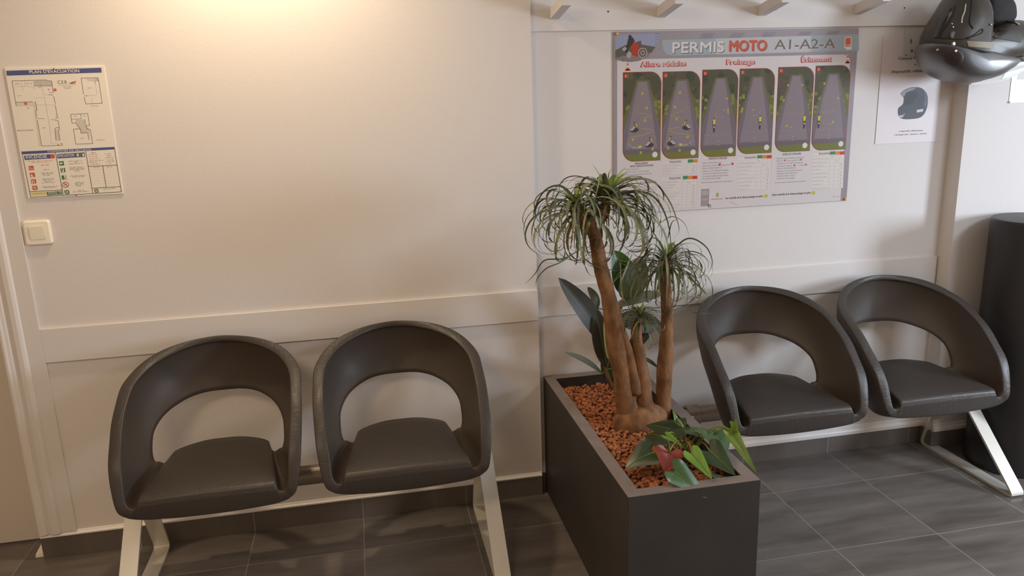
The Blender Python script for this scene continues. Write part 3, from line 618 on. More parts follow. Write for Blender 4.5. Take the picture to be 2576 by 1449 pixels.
for k, t_ in enumerate(('• Aller en 2ème minimum (1)', '• Demi-tour à droite en     , à gauche en', '• Retour en 2ème minimum (1)', '• Passage en (1) à 50 km/h minimum', '• Arrêt avant la ligne (2) piste sèche', '• Arrêt avant la ligne (3) piste humide', '• Par respecter cette consigne')):
    s.text(t_, 1765, 412+k*6.6, 1765+(50, 72, 51, 68, 65, 67, 48)[k], 409.5+k*6.6, 3.6, TG, 3)
for k, t_ in enumerate(('• Démarrer en 2ème minimum, monter sur la', '  droite en     , puis à gauche en', '• Passage en (1) à 40 km/h minimum', '• Demi-tour à gauche en     , à droite en', '• Retour en 2ème minimum (1)', '• Passage en (1) à 50 km/h minimum', '• Évitement en 2ème minimum (1)', '• Arrêt de précision en (2)', '• Respecter cette consigne')):
    s.text(t_, 1952, 400.5+k*6.4, 1952+(71, 60, 68, 76, 50, 66, 54, 46, 47)[k], 397.5+k*6.4, 3.6, TG, 3)
for x, y in ((1810.5, 414), (1842.5, 412)): s.rect(x-2.4, y-2.6, x+2.6, y+2.6, RE, 4)
for x, y in ((1974.5, 403.5), (2015, 401.5), (1999, 415.5), (2027.5, 414)): s.disc(x, y, .0036, RE, 4, 12)
s.text('Exercice noté par enregistrement des paramètres', 1764, 461, 1843, 456.5, 3.2, TG, 3); s.text('Exercice noté par enregistrement des paramètres', 1950, 461.5, 2027, 456.5, 3.2, TG, 3)
s.text('1er contrôle de la vitesse passage en point', 1825, 502, 1919, 494.5, 5.2, TX, 3, .03); s.text('2ème contrôle de la vitesse passage en point', 1942, 493.5, 2039, 486, 5.2, TX, 3, .03)
for x, y in ((1926.5, 493), (2046, 485)): s.rect(x-3.6, y-3.6, x+3.8, y+3.6, (.50, .44, .05), 4)
s.text('Réf. 1 Code', 2096, 497, 2112, 494.5, 2.6, TG, 3)
s.rect(1764, 476, 1783, 518, (.32, .28, .29), 3); s.rect(1766, 479.5, 1781, 490, (.40, .37, .37), 4); s.rect(1767, 500, 1780, 504, (.45, .34, .33), 4); s.disc(1785, 518, .008, (.36, .33, .33), 3)
s.poly([(1801, 488), (1806, 483), (1809, 490), (1806, 497), (1801, 494)], (.40, .36, .18), 3); s.line([(1789, 501.5), (1818, 500)], .0028, (.52, .16, .13), 3); s.line([(1836, 508), (1846, 511), (1856, 516)], .0018, (.45, .41, .41), 3)
s.build('instructions_and_score_tables', po)
for px_, py_ in ((1552.5, 85.5), (2127, 501)):
    c = at(px_, py_, YP-.003); b = MB(); rows = []
    for r, dy in ((.0015, .004), (.0052, .0022), (.0055, 0), (.0048, -.0015), (.0028, -.0026), (.0004, -.003)):
        rows.append([(c.x+r*math.cos(k*math.pi/8), YP-.0042+dy, c.z+r*math.sin(k*math.pi/8)) for k in range(16)])
    b.grid(rows, 0, True); tag(b.build('push_pin', M['pin'], smooth=True), 'yellow push pin at the %s corner of the motorcycle licence poster' % ('top left' if px_ < 1800 else 'bottom right'), 'push pin', 'yellow pins holding the poster')

# ---- helmet leaflet, small sticker sheet, sheet at the far right
YC = .0368
hl = empty('helmet_leaflet', (3.165, YC, 1.368)); tag(hl, 'white paper leaflet with a drawn black helmet, hung below the real helmet', 'leaflet')
b = MB(); b.box((3.014, YC, 1.3685), (3.317, YC+.0006, 1.797)); b.build('sheet', ink((.72, .655, .66), .5), hl)
s = Sheet(YC-.0001, .5); T2 = (.10, .085, .09)
s.text('Casque homologué', 2260, 150, 2350, 147.5, 6.4, T2, 1, .03); s.text('et', 2300, 164.5, 2306, 164, 4, T2, 1, .02); s.text('dispositifs réfléchissants', 2242, 184, 2362, 179.5, 6.6, T2, 1, .03); s.build('heading', hl)
s.text('4 dispositifs réfléchissants', 2261, 332.5, 2321, 329, 3.6, T2, 1, .02); s.text('1 de chaque côté, 1 devant et 1 derrière', 2249, 341.5, 2331, 337, 3.6, T2, 1, .02)
def P7(x, y): return (2180+x/3.813, y/3.813)
s.build('footer_lettering', hl)
s.poly([P7(p.x, p.y) for p in catmull([(480, 835, 0), (535, 850, 0), (578, 900, 0), (588, 970, 0), (570, 1060, 0), (520, 1125, 0), (420, 1143, 0), (335, 1138, 0), (302, 1100, 0), (303, 1040, 0), (335, 1012, 0), (352, 985, 0), (355, 935, 0), (335, 915, 0), (332, 885, 0), (400, 845, 0)], 3, True)], (.06, .06, .07), 1)
s.poly([P7(332, 885), P7(400, 848), P7(480, 838), P7(450, 860), P7(380, 885), P7(358, 925), P7(335, 915)], (.30, .28, .29), 2)
s.poly([P7(362, 940), P7(400, 890), P7(470, 870), P7(500, 900), P7(440, 990), P7(370, 1010)], (.035, .035, .04), 2)
s.poly([P7(545, 862), P7(578, 905), P7(588, 970), P7(560, 1040), P7(545, 1000), P7(560, 930)], (.10, .13, .17), 2)
s.poly([P7(480, 1055), P7(545, 1043), P7(538, 1070), P7(482, 1080)], (.60, .58, .58), 3); s.poly([P7(308, 1108), P7(345, 1105), P7(372, 1085), P7(340, 1130), P7(315, 1125)], (.50, .47, .48), 3)
s.build('helmet_drawing', hl)
st = empty('sticker_sheet', (3.16, YC, 1.717)); tag(st, 'small clear sheet of grey stickers taped over the top of the helmet leaflet', 'sticker sheet')
b = MB(); b.box((3.108, YC-.0022, 1.717), (3.212, YC-.0016, 1.8315)); b.build('sheet', ink((.60, .58, .55), .3), st)
s = Sheet(YC-.0023, .4)
for x, y, w, h in ((2292, 104, 5, 13), (2294, 128, 7, 10), (2314, 121, 7, 7), (2313, 136, 8, 3), (2279, 138, 7, 3), (2316, 104, 5, 8)):
    s.poly([(x+w/2*math.cos(a*math.pi/5)+2*math.sin(-a*math.pi/5)*0, y+h/2*math.sin(a*math.pi/5)) for a in range(10)], (.20, .20, .26), 1); s.build('sticker', st)
s.line([(2284, 70), (2336, 67)], .002, (.36, .34, .30), 1); s.build('printed_line', st)
rs = empty('paper_notice', (3.62, FR, 1.517)); tag(rs, 'white paper notice with a grey block on the wall right of the helmet', 'notice')
b = MB(); b.box((3.561, FR-.002, 1.517), (3.80, FR-.0014, 1.80)); b.build('sheet', ink((.88, .88, .87), .5), rs)
s = Sheet(FR-.0021, .5); s.raw([(3.588, 1.609), (3.77, 1.609), (3.77, 1.664), (3.588, 1.664)], (.62, .61, .58), 1); s.lineW([(3.585, 1.607), (3.583, 1.575), (3.595, 1.55), (3.615, 1.543), (3.75, 1.543)], .0007, (.7, .69, .67), 1); s.build('printed_block', rs)
b = MB(); b.tube([(3.564, FR-.002, 1.520), (3.564, FR-.009, 1.520)], [.0045, .003], 10); tag(b.build('white_push_pin', mat('white_pin', (.85, .83, .78), .4)), 'white push pin at the lower left corner of the notice at the right edge', 'push pin')

# ------------------------------------------------------------------ bench seats
# half sections of the moulded shell, from the middle of the front edge (first) to the middle of the top (last)
ST = [((0, -.545, .381), (0, -.549, .445), (0, -.46, .480), (0, -.195, .481), (0, -.36, .385)),
      ((.09, -.544, .382), (.09, -.549, .444), (.085, -.46, .479), (.06, -.203, .482), (.08, -.36, .385)),
      ((.165, -.542, .385), (.165, -.547, .442), (.157, -.46, .476), (.12, -.222, .477), (.15, -.36, .38)),
      ((.198, -.541, .388), (.200, -.545, .440), (.190, -.45, .466), (.152, -.250, .475), (.19, -.36, .37)),
      ((.209, -.541, .390), (.206, -.545, .433), (.199, -.45, .440), (.158, -.262, .468), (.205, -.37, .355)),
      ((.221, -.541, .393), (.213, -.543, .427), (.211, -.46, .378), (.165, -.272, .450), (.225, -.38, .335)),
      ((.240, -.543, .402), (.226, -.541, .428), (.228, -.44, .378), (.176, -.287, .450), (.255, -.39, .340)),
      ((.263, -.545, .428), (.238, -.538, .452), (.243, -.40, .412), (.192, -.299, .463), (.268, -.39, .395)),
      ((.276, -.525, .490), (.244, -.515, .520), (.250, -.385, .475), (.203, -.305, .470), (.278, -.37, .450)),
      ((.283, -.495, .552), (.249, -.480, .572), (.258, -.355, .520), (.210, -.295, .492), (.284, -.34, .505)),
      ((.287, -.440, .605), (.253, -.425, .622), (.262, -.315, .562), (.211, -.275, .525), (.286, -.30, .550)),
      ((.289, -.390, .650), (.254, -.370, .667), (.262, -.270, .602), (.208, -.250, .552), (.284, -.25, .590)),
      ((.288, -.330, .688), (.252, -.315, .698), (.250, -.225, .635), (.195, -.215, .575), (.272, -.205, .625)),
      ((.284, -.266, .724), (.245, -.262, .726), (.230, -.180, .658), (.175, -.180, .592), (.252, -.160, .650)),
      ((.262, -.210, .752), (.225, -.213, .747), (.203, -.140, .676), (.150, -.148, .603), (.222, -.120, .668)),
      ((.229, -.166, .776), (.196, -.173, .765), (.170, -.110, .690), (.120, -.120, .612), (.185, -.090, .682)),
      ((.182, -.131, .796), (.156, -.143, .781), (.130, -.088, .702), (.085, -.098, .617), (.142, -.068, .693)),
      ((.126, -.106, .809), (.112, -.117, .791), (.092, -.070, .708), (.050, -.085, .618), (.098, -.050, .700)),
      ((.065, -.088, .816), (.058, -.093, .797), (.045, -.055, .712), (.025, -.076, .616), (.050, -.036, .704)),
      ((0, -.080, .819), (0, -.083, .798), (0, -.050, .714), (0, -.070, .614), (0, -.032, .706))]
def seat_mesh():
    cols = [[Vector(s_[k]) for s_ in ST] for k in range(5)]
    full = []
    for c_ in cols:
        mir = [Vector((-v.x, v.y, v.z)) for v in c_[1:-1]][::-1]
        full.append(catmull(c_+mir, 6, True))
    N = len(full[0]); rows = []
    def bez(a, k, c, n, t0=0): return [a*(1-t)**2+k*2*t*(1-t)+c*t*t for t in [i/n for i in range(1, n)]]
    for i in range(N):
        O, I, K, E_, KO = [f_[i] for f_ in full]
        d = (I-O); nrm = Vector((0, -.75, .65)) if O.z > .45 else Vector((0, -1, .15)); nrm = (nrm-d.normalized()*nrm.dot(d.normalized())).normalized()
        out = Vector((E_.x*1.4, (E_.y+.30)*1.4, 0)); seat = max(0, min(1, (.50-E_.z)/.03)) if abs(E_.x) < .185 else 0
        if out.length > 1e-5: out.normalize()
        out = (out*(1-seat)+Vector((0, 0, -1))*seat).normalized(); E2 = E_+out*(.010+.012*seat); E1 = E_+out*.004
        r = [O, O+d*.04+nrm*.0012, O+d*.12+nrm*.0022, O+d*.5+nrm*.0027, O+d*.88+nrm*.0022, O+d*.965+nrm*.0012, I]
        sh_ = [(.0005, .006), (.003, .0115), (.0075, .0155), (.014, .0180), (.023, .0195)]; kd = (K-I).normalized(); r += []
        for q_, (yb, zu) in enumerate(sh_):
            tt_ = min(i, N-i)/6.0; sw_ = max(0, min(1, (3.9-tt_)/.9)); a_ = I+Vector((0, yb, zu)); b_ = I-nrm*.009*min(1, (q_+1)/2)+kd*(.0015+.003*max(0, q_-1)); I2 = a_*sw_+b_*(1-sw_); r += [I2]
        r += bez(I2, K, E_, 12)
        r += [E_, E_+out*.004+(E_-K).normalized()*.003, E2]
        r += bez(E2, KO, O, 9)
        r += [O+(KO-O).normalized()*.002]
        rows.append(r)
    rows.append(rows[0]); b = MB()
    NR = len(rows)-1; nsec = len(rows[0])
    def mf(i, k):
        t = min(i, NR-i)/6.0
        return 0 if (k < 5 or t < 4.2) else 1
    b.grid(rows, 0, True, mf)
    # weld first and last section
    n = len(rows[0]); last = (len(rows)-1)*n
    b.f = [tuple(i-last if i >= last else i for i in f_) for f_ in b.f]; b.v = b.v[:last]
    return b
def loop_leg(b, x, w, pts, th, rad):
    P_ = [Vector((0, *p)) for p in pts]; N = len(P_); path = []
    for i in range(N):
        p = P_[i]; a = (P_[i-1]-p).normalized(); c = (P_[(i+1) % N]-p).normalized(); h = math.acos(max(-1, min(1, a.dot(c))))/2
        L_ = rad[i]/math.tan(h); s0 = p+a*L_; s1 = p+c*L_
        for k in range(9): t = k/8; path.append(s0*(1-t)**2+p*2*t*(1-t)+s1*t*t)
    n = len(path); rows = []
    for i in range(n):
        t = (path[(i+1) % n]-path[i-1]).normalized(); nn = Vector((0, -t.z, t.y))
        rows.append([Vector((x-w/2, path[i].y, path[i].z)), Vector((x+w/2, path[i].y, path[i].z)), Vector((x+w/2, *(path[i]+nn*th)[1:])), Vector((x-w/2, *(path[i]+nn*th)[1:]))])
    rows.append(rows[0]); b.grid(rows, 0, True)

seat_me = None
def bench(cx_, dy, seats, legs, beam_x, beam_y, beam_z, sy, sz_, label):
    global seat_me
    root = empty('waiting_bench', (cx_, dy-.27, 0)); tag(root, label, 'bench', 'two-seat waiting benches')
    for xs in seats:
        if seat_me is None:
            o = seat_mesh().build('seat', [M['chair'], M['chair_in']], root, smooth=True); seat_me = o.data
        else:
            o = bpy.data.objects.new('seat', seat_me); C.objects.link(o); o.parent = root
        o.matrix_parent_inverse = Matrix(); o.location = Vector((xs-root.location.x, sy-root.location.y, sz_))
        b = MB(); b.box((xs-.06, beam_y-.05, beam_z+.020), (xs+.06, beam_y+.05, beam_z+.075)); b.box((xs-.045, beam_y-.10, beam_z+.06), (xs+.045, beam_y+.02, beam_z+.085+sz_))
        b.build('seat_bracket', M['beam'], root, bevel=.004)
    b = MB(); b.tube([(beam_x[0], beam_y, beam_z), (beam_x[1], beam_y, beam_z)], .0345, 32); b.build('beam', M['beam'], root, smooth=False, bevel=.002)
    for i, xe in enumerate(beam_x):
        sgn = -1 if i == 0 else 1
        b = MB(); rows = []
        for r, dx in ((.0005, .018), (.029, .018), (.030, .002), (.033, .0), (.040, .002), (.0415, .006), (.0415, .05), (.040, .053), (.034, .053)):
            rows.append([(xe+sgn*(.02-dx), beam_y+r*math.cos(k*math.pi/18), beam_z+r*math.sin(k*math.pi/18)) for k in range(36)])
        b.grid(rows, 0, True, lambda i_, k_: 1 if i_ < 2 else 0); b.build('beam_cap', [M['beam'], M['black']], root, smooth=False)  # black inner disc paints the darkness inside the hollow tube end
    for xl in legs:
        b = MB(); loop_leg(b, xl, .055, [(dy-.535, 0), (dy+.012, 0), (beam_y+.030, beam_z+.022), (beam_y-.030, beam_z+.022)], .0095, [.022, .030, .012, .012])
        b.build('leg', M['steel'], root, bevel=.0012)
    return root
bench(.688, -.045, (.382, .995), (.083, 1.288), (.075, 1.292), -.215, .312, 0, 0, 'two-seat black moulded plastic waiting bench on silver loop legs, left of the planter')
bench(2.71, 0, (2.408, 3.013), (2.118, 3.372), (2.15, 3.372), -.130, .334, .0367, .012, 'two-seat black moulded plastic waiting bench on silver loop legs, right of the planter')

# ------------------------------------------------------------------ planter
PX0, PX1, PY0, PY1, PH, PT = 1.581, 1.984, -.982, .026, .505, .042
pl = empty('planter', (1.78, -.48, 0)); tag(pl, 'tall rectangular dark brown planter box standing with its back to the wall between the benches', 'planter')
b = MB()
o4 = [(PX0, PY0), (PX1, PY0), (PX1, PY1), (PX0, PY1)]; i4 = [(PX0+PT, PY0+PT), (PX1-PT, PY0+PT), (PX1-PT, PY1-PT), (PX0+PT, PY1-PT)]
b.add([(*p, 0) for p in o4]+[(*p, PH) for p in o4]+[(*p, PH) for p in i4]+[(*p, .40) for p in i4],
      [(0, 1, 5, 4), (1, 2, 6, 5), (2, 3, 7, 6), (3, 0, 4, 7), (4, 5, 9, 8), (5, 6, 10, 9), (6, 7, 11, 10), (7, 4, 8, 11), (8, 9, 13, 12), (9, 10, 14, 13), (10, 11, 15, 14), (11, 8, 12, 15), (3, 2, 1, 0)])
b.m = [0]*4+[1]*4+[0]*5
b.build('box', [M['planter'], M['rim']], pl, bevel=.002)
b = MB(); b.box((PX0+PT, PY0+PT, .40), (PX1-PT, PY1-PT, .455)); b.build('growing_medium', M['soil'], pl)
random.seed(7)
ico_v = []; ico_f = []
import bmesh
bm = bmesh.new(); bmesh.ops.create_icosphere(bm, subdivisions=2, radius=1); ico_v = [v.co.copy() for v in bm.verts]; ico_f = [tuple(v.index for v in f_.verts) for f_ in bm.faces]; bm.free()
b = MB()
for i in range(2600):
    x = random.uniform(PX0+PT+.006, PX1-PT-.006); y = random.uniform(PY0+PT+.006, PY1-PT-.006); r = random.uniform(.0045, .0088)
    z = .459+random.uniform(-.004, .009)+.004*noise.noise(Vector((x*9, y*9, 0)))
    sx_, sy_, szz = r*random.uniform(.8, 1.35), r*random.uniform(.7, 1.1), r*random.uniform(.6, .95); Rz = Matrix.Rotation(random.uniform(0, 6.28), 3, 'Z') @ Matrix.Rotation(random.uniform(-.6, .6), 3, 'X')
    of = Vector((random.random()*50, random.random()*50, 0))
    b.add([Rz @ Vector((v.x*sx_, v.y*sy_, v.z*szz))*(1+.28*noise.noise(v*1.3+of)) + Vector((x, y, z)) for v in ico_v], ico_f)
o = b.build('clay_pebbles', M['clay'], smooth=True); tag(o, 'orange brown clay pebbles filling the planter around the plants', 'pebbles', kind='stuff')

# ------------------------------------------------------------------ ponytail palm
def A3(px, py, Y): return at(px, py, Y)
pp = empty('ponytail_palm', (1.80, -.42, .46)); tag(pp, 'ponytail palm with brown trunks and drooping grassy leaf crowns growing in the planter', 'plant')
def trunk(pts, name='trunk'):
    P_ = [(at(x, y, Y), r) for x, y, Y, r in pts]
    c_ = catmull([p for p, r in P_], 6); rr = catmull([(r, 0, 0) for p, r in P_], 6)
    b = MB(); n = 20; rows = []; ref = Vector((1, 0, 0))
    for i, p in enumerate(c_):
        t = (c_[min(i+1, len(c_)-1)]-c_[max(i-1, 0)]).normalized(); a = (ref-t*ref.dot(t)).normalized(); bb = t.cross(a)
        row = []
        for k in range(n):
            th = 2*math.pi*k/n; d = a*math.cos(th)+bb*math.sin(th); q_ = p+d*rr[i].x
            row.append(q_+d*(.0026*noise.noise(q_*30)+.0007*math.sin(p.z*330+2*noise.noise(q_*20))))
        rows.append(row)
    b.grid(rows, 0, True); b.f += [tuple(range(n-1, -1, -1)), tuple(len(b.v)-n+k for k in range(n))]; b.m += [0, 0]
    return b.build(name, M['bark'], pp, smooth=True)
YT = -.43
trunk([(1592, 1075, YT, .050), (1575, 1010, YT, .038), (1566, 940, YT, .0345), (1552, 870, YT, .036), (1541, 800, YT, .030), (1529, 740, YT, .0255), (1513, 680, YT, .0255), (1503, 630, YT, .0235), (1497, 595, YT, .021), (1487, 560, YT, .030), (1480, 540, YT, .028)])
trunk([(1625, 1080, YT-.01, .040), (1622, 1020, YT-.01, .0285), (1618, 960, YT-.01, .0255), (1609, 900, YT-.01, .0225), (1603, 862, YT-.01, .020), (1600, 830, YT-.01, .018), (1606, 800, YT-.01, .014)])
trunk([(1668, 1080, YT+.02, .036), (1669, 1020, YT+.02, .0275), (1671, 950, YT+.02, .0285), (1675, 880, YT+.02, .0255), (1678, 800, YT+.02, .0205), (1675, 730, YT+.02, .0200), (1673, 680, YT+.02, .0185), (1672, 655, YT+.02, .023)])
trunk([(1600, 990, YT-.02, .020), (1590, 930, YT-.02, .018), (1577, 870, YT-.02, .0145), (1565, 825, YT-.02, .011), (1561, 810, YT-.02, .006)])
trunk([(1484, 565, YT, .024), (1462, 545, YT, .026), (1447, 528, YT, .020), (1443, 505, YT, .012)], 'branch')
trunk([(1486, 565, YT, .026), (1505, 545, YT, .028), (1520, 528, YT, .022), (1526, 500, YT, .012)], 'branch')
# swollen foot
b = MB(); rows = []; cc = Vector((1.822, -.437, .462))
for i in range(11):
    ph = -.3+i/10*(math.pi/2+.3); row = []
    for k in range(28):
        th = 2*math.pi*k/28; r = .102*math.cos(ph)**.8 if ph < math.pi/2-.01 else .001
        r = max(.001, .102*max(0, math.cos(ph))**.8); p = Vector((cc.x+r*math.cos(th)*1.0, cc.y+r*math.sin(th)*.72, cc.z+.080*math.sin(ph)))
        row.append(p+Vector((math.cos(th), math.sin(th), .3))*.008*noise.noise(p*26))
    rows.append(row)
b.grid(rows, 0, True); b.build('swollen_base', M['bark'], pp, smooth=True)

def ribbon(b, p, d, length, width, curl, m, rnd, n=16, tipcurl=0., wob=.25, up=Vector((0, 0, 1))):
    rad = Vector((d.x, d.y, 0)); 
    if rad.length < 1e-4: rad = Vector((1, 0, 0))
    rad.normalize(); axis = rad.cross(Vector((0, 0, 1))).normalized()    # turning about this tips the leaf downwards
    st = length/n; pos = Vector(p); dr = Vector(d).normalized(); L_ = []; R_ = []; Cn = []; tw = rnd.uniform(-.5, .5); w0 = rnd.uniform(-wob, wob); ph = rnd.uniform(0, 6)
    for i in range(n+1):
        t = i/n; side = dr.cross(Vector((0, 0, 1)) if abs(dr.z) < .95 else rad).normalized()
        side = Matrix.Rotation(tw*t*2.2, 3, dr) @ side; nn = side.cross(dr).normalized()
        w = width*.5*min(1, (.55+t*4))*max(.04, (1-t)**.75)
        Cn.append(pos-nn*w*.25); L_.append(pos-side*w); R_.append(pos+side*w)
        ang = -(curl/n)*(0.35+1.3*t+tipcurl*max(0, t-.6)*3)
        dr = Matrix.Rotation(ang, 3, axis) @ dr; dr = Matrix.Rotation((w0+.35*wob*math.sin(ph+7*t))/n*2.0, 3, Vector((0, 0, 1))) @ dr; dr.normalize()
        axis = Vector((dr.x, dr.y, 0)).cross(Vector((0, 0, 1))) if False else axis
        pos = pos+dr*st
    b.grid([[L_[i], Cn[i], R_[i]] for i in range(n+1)], m)
MP = [M['palm1'], M['palm2'], M['palm3'], M['palm4'], M['palmdry']]
def crown(c, n, Lr, Wr, curl, seed, lean=Vector((0, 0, 0)), young=12, name='leaf_crown', spreadbase=.02, elev=(-.2, 1.1)):
    rnd = random.Random(seed); b = MB()
    for i in range(n):
        az = i*2.39996+rnd.uniform(-.3, .3); t = i/n
        el = elev[1]+(elev[0]-elev[1])*t+rnd.uniform(-.18, .18)
        d = Vector((math.cos(az)*math.cos(el), math.sin(az)*math.cos(el), math.sin(el)))+lean
        L_ = rnd.uniform(*Lr)*(0.75+.4*t); base = Vector(c)+Vector((math.cos(az), math.sin(az), 0))*spreadbase*(.3+t)+Vector((0, 0, -.035*t))
        ribbon(b, base, d, L_, rnd.uniform(*Wr), rnd.uniform(*curl), rnd.choices([0, 1, 2, 4], [6, 6, 3, .6])[0], rnd, tipcurl=rnd.uniform(0, .8))
    for i in range(young):
        az = i*2.39996; el = rnd.uniform(.95, 1.35); d = Vector((math.cos(az)*math.cos(el), math.sin(az)*math.cos(el), math.sin(el)))+lean*1.2
        ribbon(b, Vector(c), d, rnd.uniform(Lr[0]*.25, Lr[0]*.5), Wr[1]*.9, rnd.uniform(.1, .6), 3, rnd, n=8)
    return b.build(name, MP, pp, smooth=True)
c1 = at(1449, 512, YT); c2 = at(1526, 490, YT)
crown(c1, 58, (.20, .32), (.010, .021), (2.6, 4.6), 3, Vector((-.12, -.05, 0)), 9)
crown(c2, 82, (.22, .38), (.010, .022), (2.4, 4.6), 5, Vector((.16, -.05, .05)), 14)
c3 = at(1676, 650, YT+.02)
crown(c3, 100, (.16, .28), (.006, .0125), (2.4, 4.8), 11, Vector((.05, -.03, 0)), 10)
c4 = at(1611, 788, YT-.02)
crown(c4, 60, (.09, .145), (.006, .0105), (1.7, 3.6), 13, Vector((.03, -.03, .0)), 16, spreadbase=.008)
# long stray leaves
b = MB(); rnd = random.Random(4)
for px_, w in (([(1455, 515), (1400, 520), (1345, 545), (1322, 585), (1330, 620), (1365, 648)], .009), ([(1470, 620), (1420, 650), (1370, 655), (1345, 690), (1320, 715)], .007), ([(1440, 640), (1410, 660), (1375, 675), (1352, 700), (1348, 718)], .007),
               ([(1530, 480), (1580, 452), (1640, 455), (1680, 500), (1700, 545), (1708, 580), (1695, 600)], .008), ([(1530, 500), (1600, 482), (1650, 500), (1680, 560), (1690, 640)], .011), ([(1460, 640), (1490, 665), (1540, 680), (1560, 680)], .006),
               ([(1560, 660), (1565, 740), (1575, 760), (1595, 800)], .007), ([(1690, 660), (1740, 700), (1750, 740), (1720, 770), (1660, 792)], .006), ([(1725, 690), (1775, 740), (1745, 752), (1735, 768)], .007), ([(1735, 780), (1755, 788), (1800, 788)], .004),
               ([(1450, 500), (1410, 468), (1370, 480), (1345, 525), (1342, 560)], .009), ([(1675, 640), (1680, 690), (1678, 740), (1677, 790)], .011), ([(1680, 640), (1730, 600), (1775, 620), (1792, 660), (1780, 690)], .007), ([(1590, 640), (1570, 690), (1562, 720), (1575, 770)], .008),
               ([(1640, 580), (1650, 620), (1600, 780)], .004), ([(1535, 480), (1530, 440), (1545, 420)], .003), ([(1662, 560), (1690, 545), (1720, 560), (1735, 595)], .004), ([(1680, 600), (1690, 560), (1705, 552)], .005)):
    pts = catmull([at(x, y, YT-.03-.05*math.sin(i)) for i, (x, y) in enumerate(px_)], 6); N = len(pts); L_ = []; R_ = []
    m_ = rnd.choice([0, 1, 2])
    for i, p in enumerate(pts):
        t = i/(N-1); dr = (pts[min(i+1, N-1)]-pts[max(i-1, 0)]).normalized(); sd = dr.cross(Vector((.1, 1, .2))).normalized(); ww = w*.5*max(.08, min(1, (.4+3*t))*(1-t)**.7); L_.append(p-sd*ww); R_.append(p+sd*ww)
    b.grid([[L_[i], (L_[i]+R_[i])/2+Vector((0, .001, 0)), R_[i]] for i in range(N)], m_)
b.build('stray_leaves', MP, pp, smooth=True)

# ------------------------------------------------------------------ broad leaves
def blade(b, base, tip, width, nrm, bend=.1, fold=.12, prof=None, ms=(0, 1), nl=16, nw=4, tipdrop=0.):
    base = Vector(base); tip = Vector(tip); d = tip-base; L_ = d.length; d.normalize(); nrm = Vector(nrm); nrm = (nrm-d*nrm.dot(d)).normalized(); sd = d.cross(nrm)
    prof = prof or (lambda t: math.sin(math.pi*min(1, t)**.85)**.75)
    rows = []
    for i in range(nl+1):
        t = i/nl; c_ = base+d*L_*t+nrm*bend*L_*math.sin(math.pi*t)-Vector((0, 0, 1))*tipdrop*t*t; w = width/2*max(.015, prof(t)); row = []
        for k in range(-nw, nw+1):
            u = k/nw; row.append(c_+sd*u*w+nrm*(fold*abs(u)*w+.04*w*math.sin(5*t+2*u)))
        rows.append(row)
    b.grid(rows, ms[0], mfun=None)
    # raised midrib
    b.tube([r[nw]+nrm*.0006 for r in rows], [.0022*(1-.8*i/nl) for i in range(nl+1)], 6, ms[1])
def heart(b, base, tip, width, nrm, bend=.06, fold=.15, ms=(0, 1), nl=30, nw=6, drop=0.):
    # the leaf stalk joins at base; two round lobes reach back behind it
    base = Vector(base); tip = Vector(tip); d = tip-base; L_ = d.length; d.normalize(); nrm = Vector(nrm); nrm = (nrm-d*nrm.dot(d)).normalized(); sd = d.cross(nrm)
    def hw(t): return 1.0 if t < .02 else max(0, (1-((t-.02)/.98)**1.35))**.9*(1-.10*math.sin(math.pi*t))
    for sg in (-1, 1):
        rows = []
        for i in range(nl+1):
            t = -.22+1.22*(i/nl)**1.7; w = width/2*hw(t); g = width/2*.46*min(1, -t/.22)**.8 if t < 0 else 0
            if t < 0: lo_ = width/2*(.46-.44*math.sqrt(max(0, 1-((t+.02)/.2)**2))); w = width/2*(.50+.50*math.sqrt(max(0, 1-(min(0, t)/.22)**2))); g = max(g, lo_); g = min(g, w*.98)
            w = max(w, width*.004)
            row = []
            for k in range(nw+1):
                u = g+(w-g)*k/nw; q_ = u/(width/2)
                c_ = base+d*L_*t+nrm*bend*L_*math.sin(math.pi*max(0, t))-Vector((0, 0, 1))*drop*max(0, t)**2
                row.append(c_+sd*sg*u+nrm*(fold*q_*width*.5*(1-.5*max(0, t))+.05*width*math.sin(6*t+3*q_)*q_))
            rows.append(row if sg > 0 else row)
        b.grid(rows, ms[0])
    pts = [base+d*L_*t+nrm*(bend*L_*math.sin(math.pi*t)+.0008)-Vector((0, 0, 1))*drop*t*t for t in [i/10 for i in range(11)]]
    b.tube(pts, [.0016*(1-.8*i/10) for i in range(11)], 6, ms[1])
def bezier_tube(b, p0, p1, p2, r0, r1, m=0, n=12):
    p0, p1, p2 = Vector(p0), Vector(p1), Vector(p2); b.tube([p0*(1-t)**2+p1*2*t*(1-t)+p2*t*t for t in [i/n for i in range(n+1)]], [r0+(r1-r0)*i/n for i in range(n+1)], 8, m)

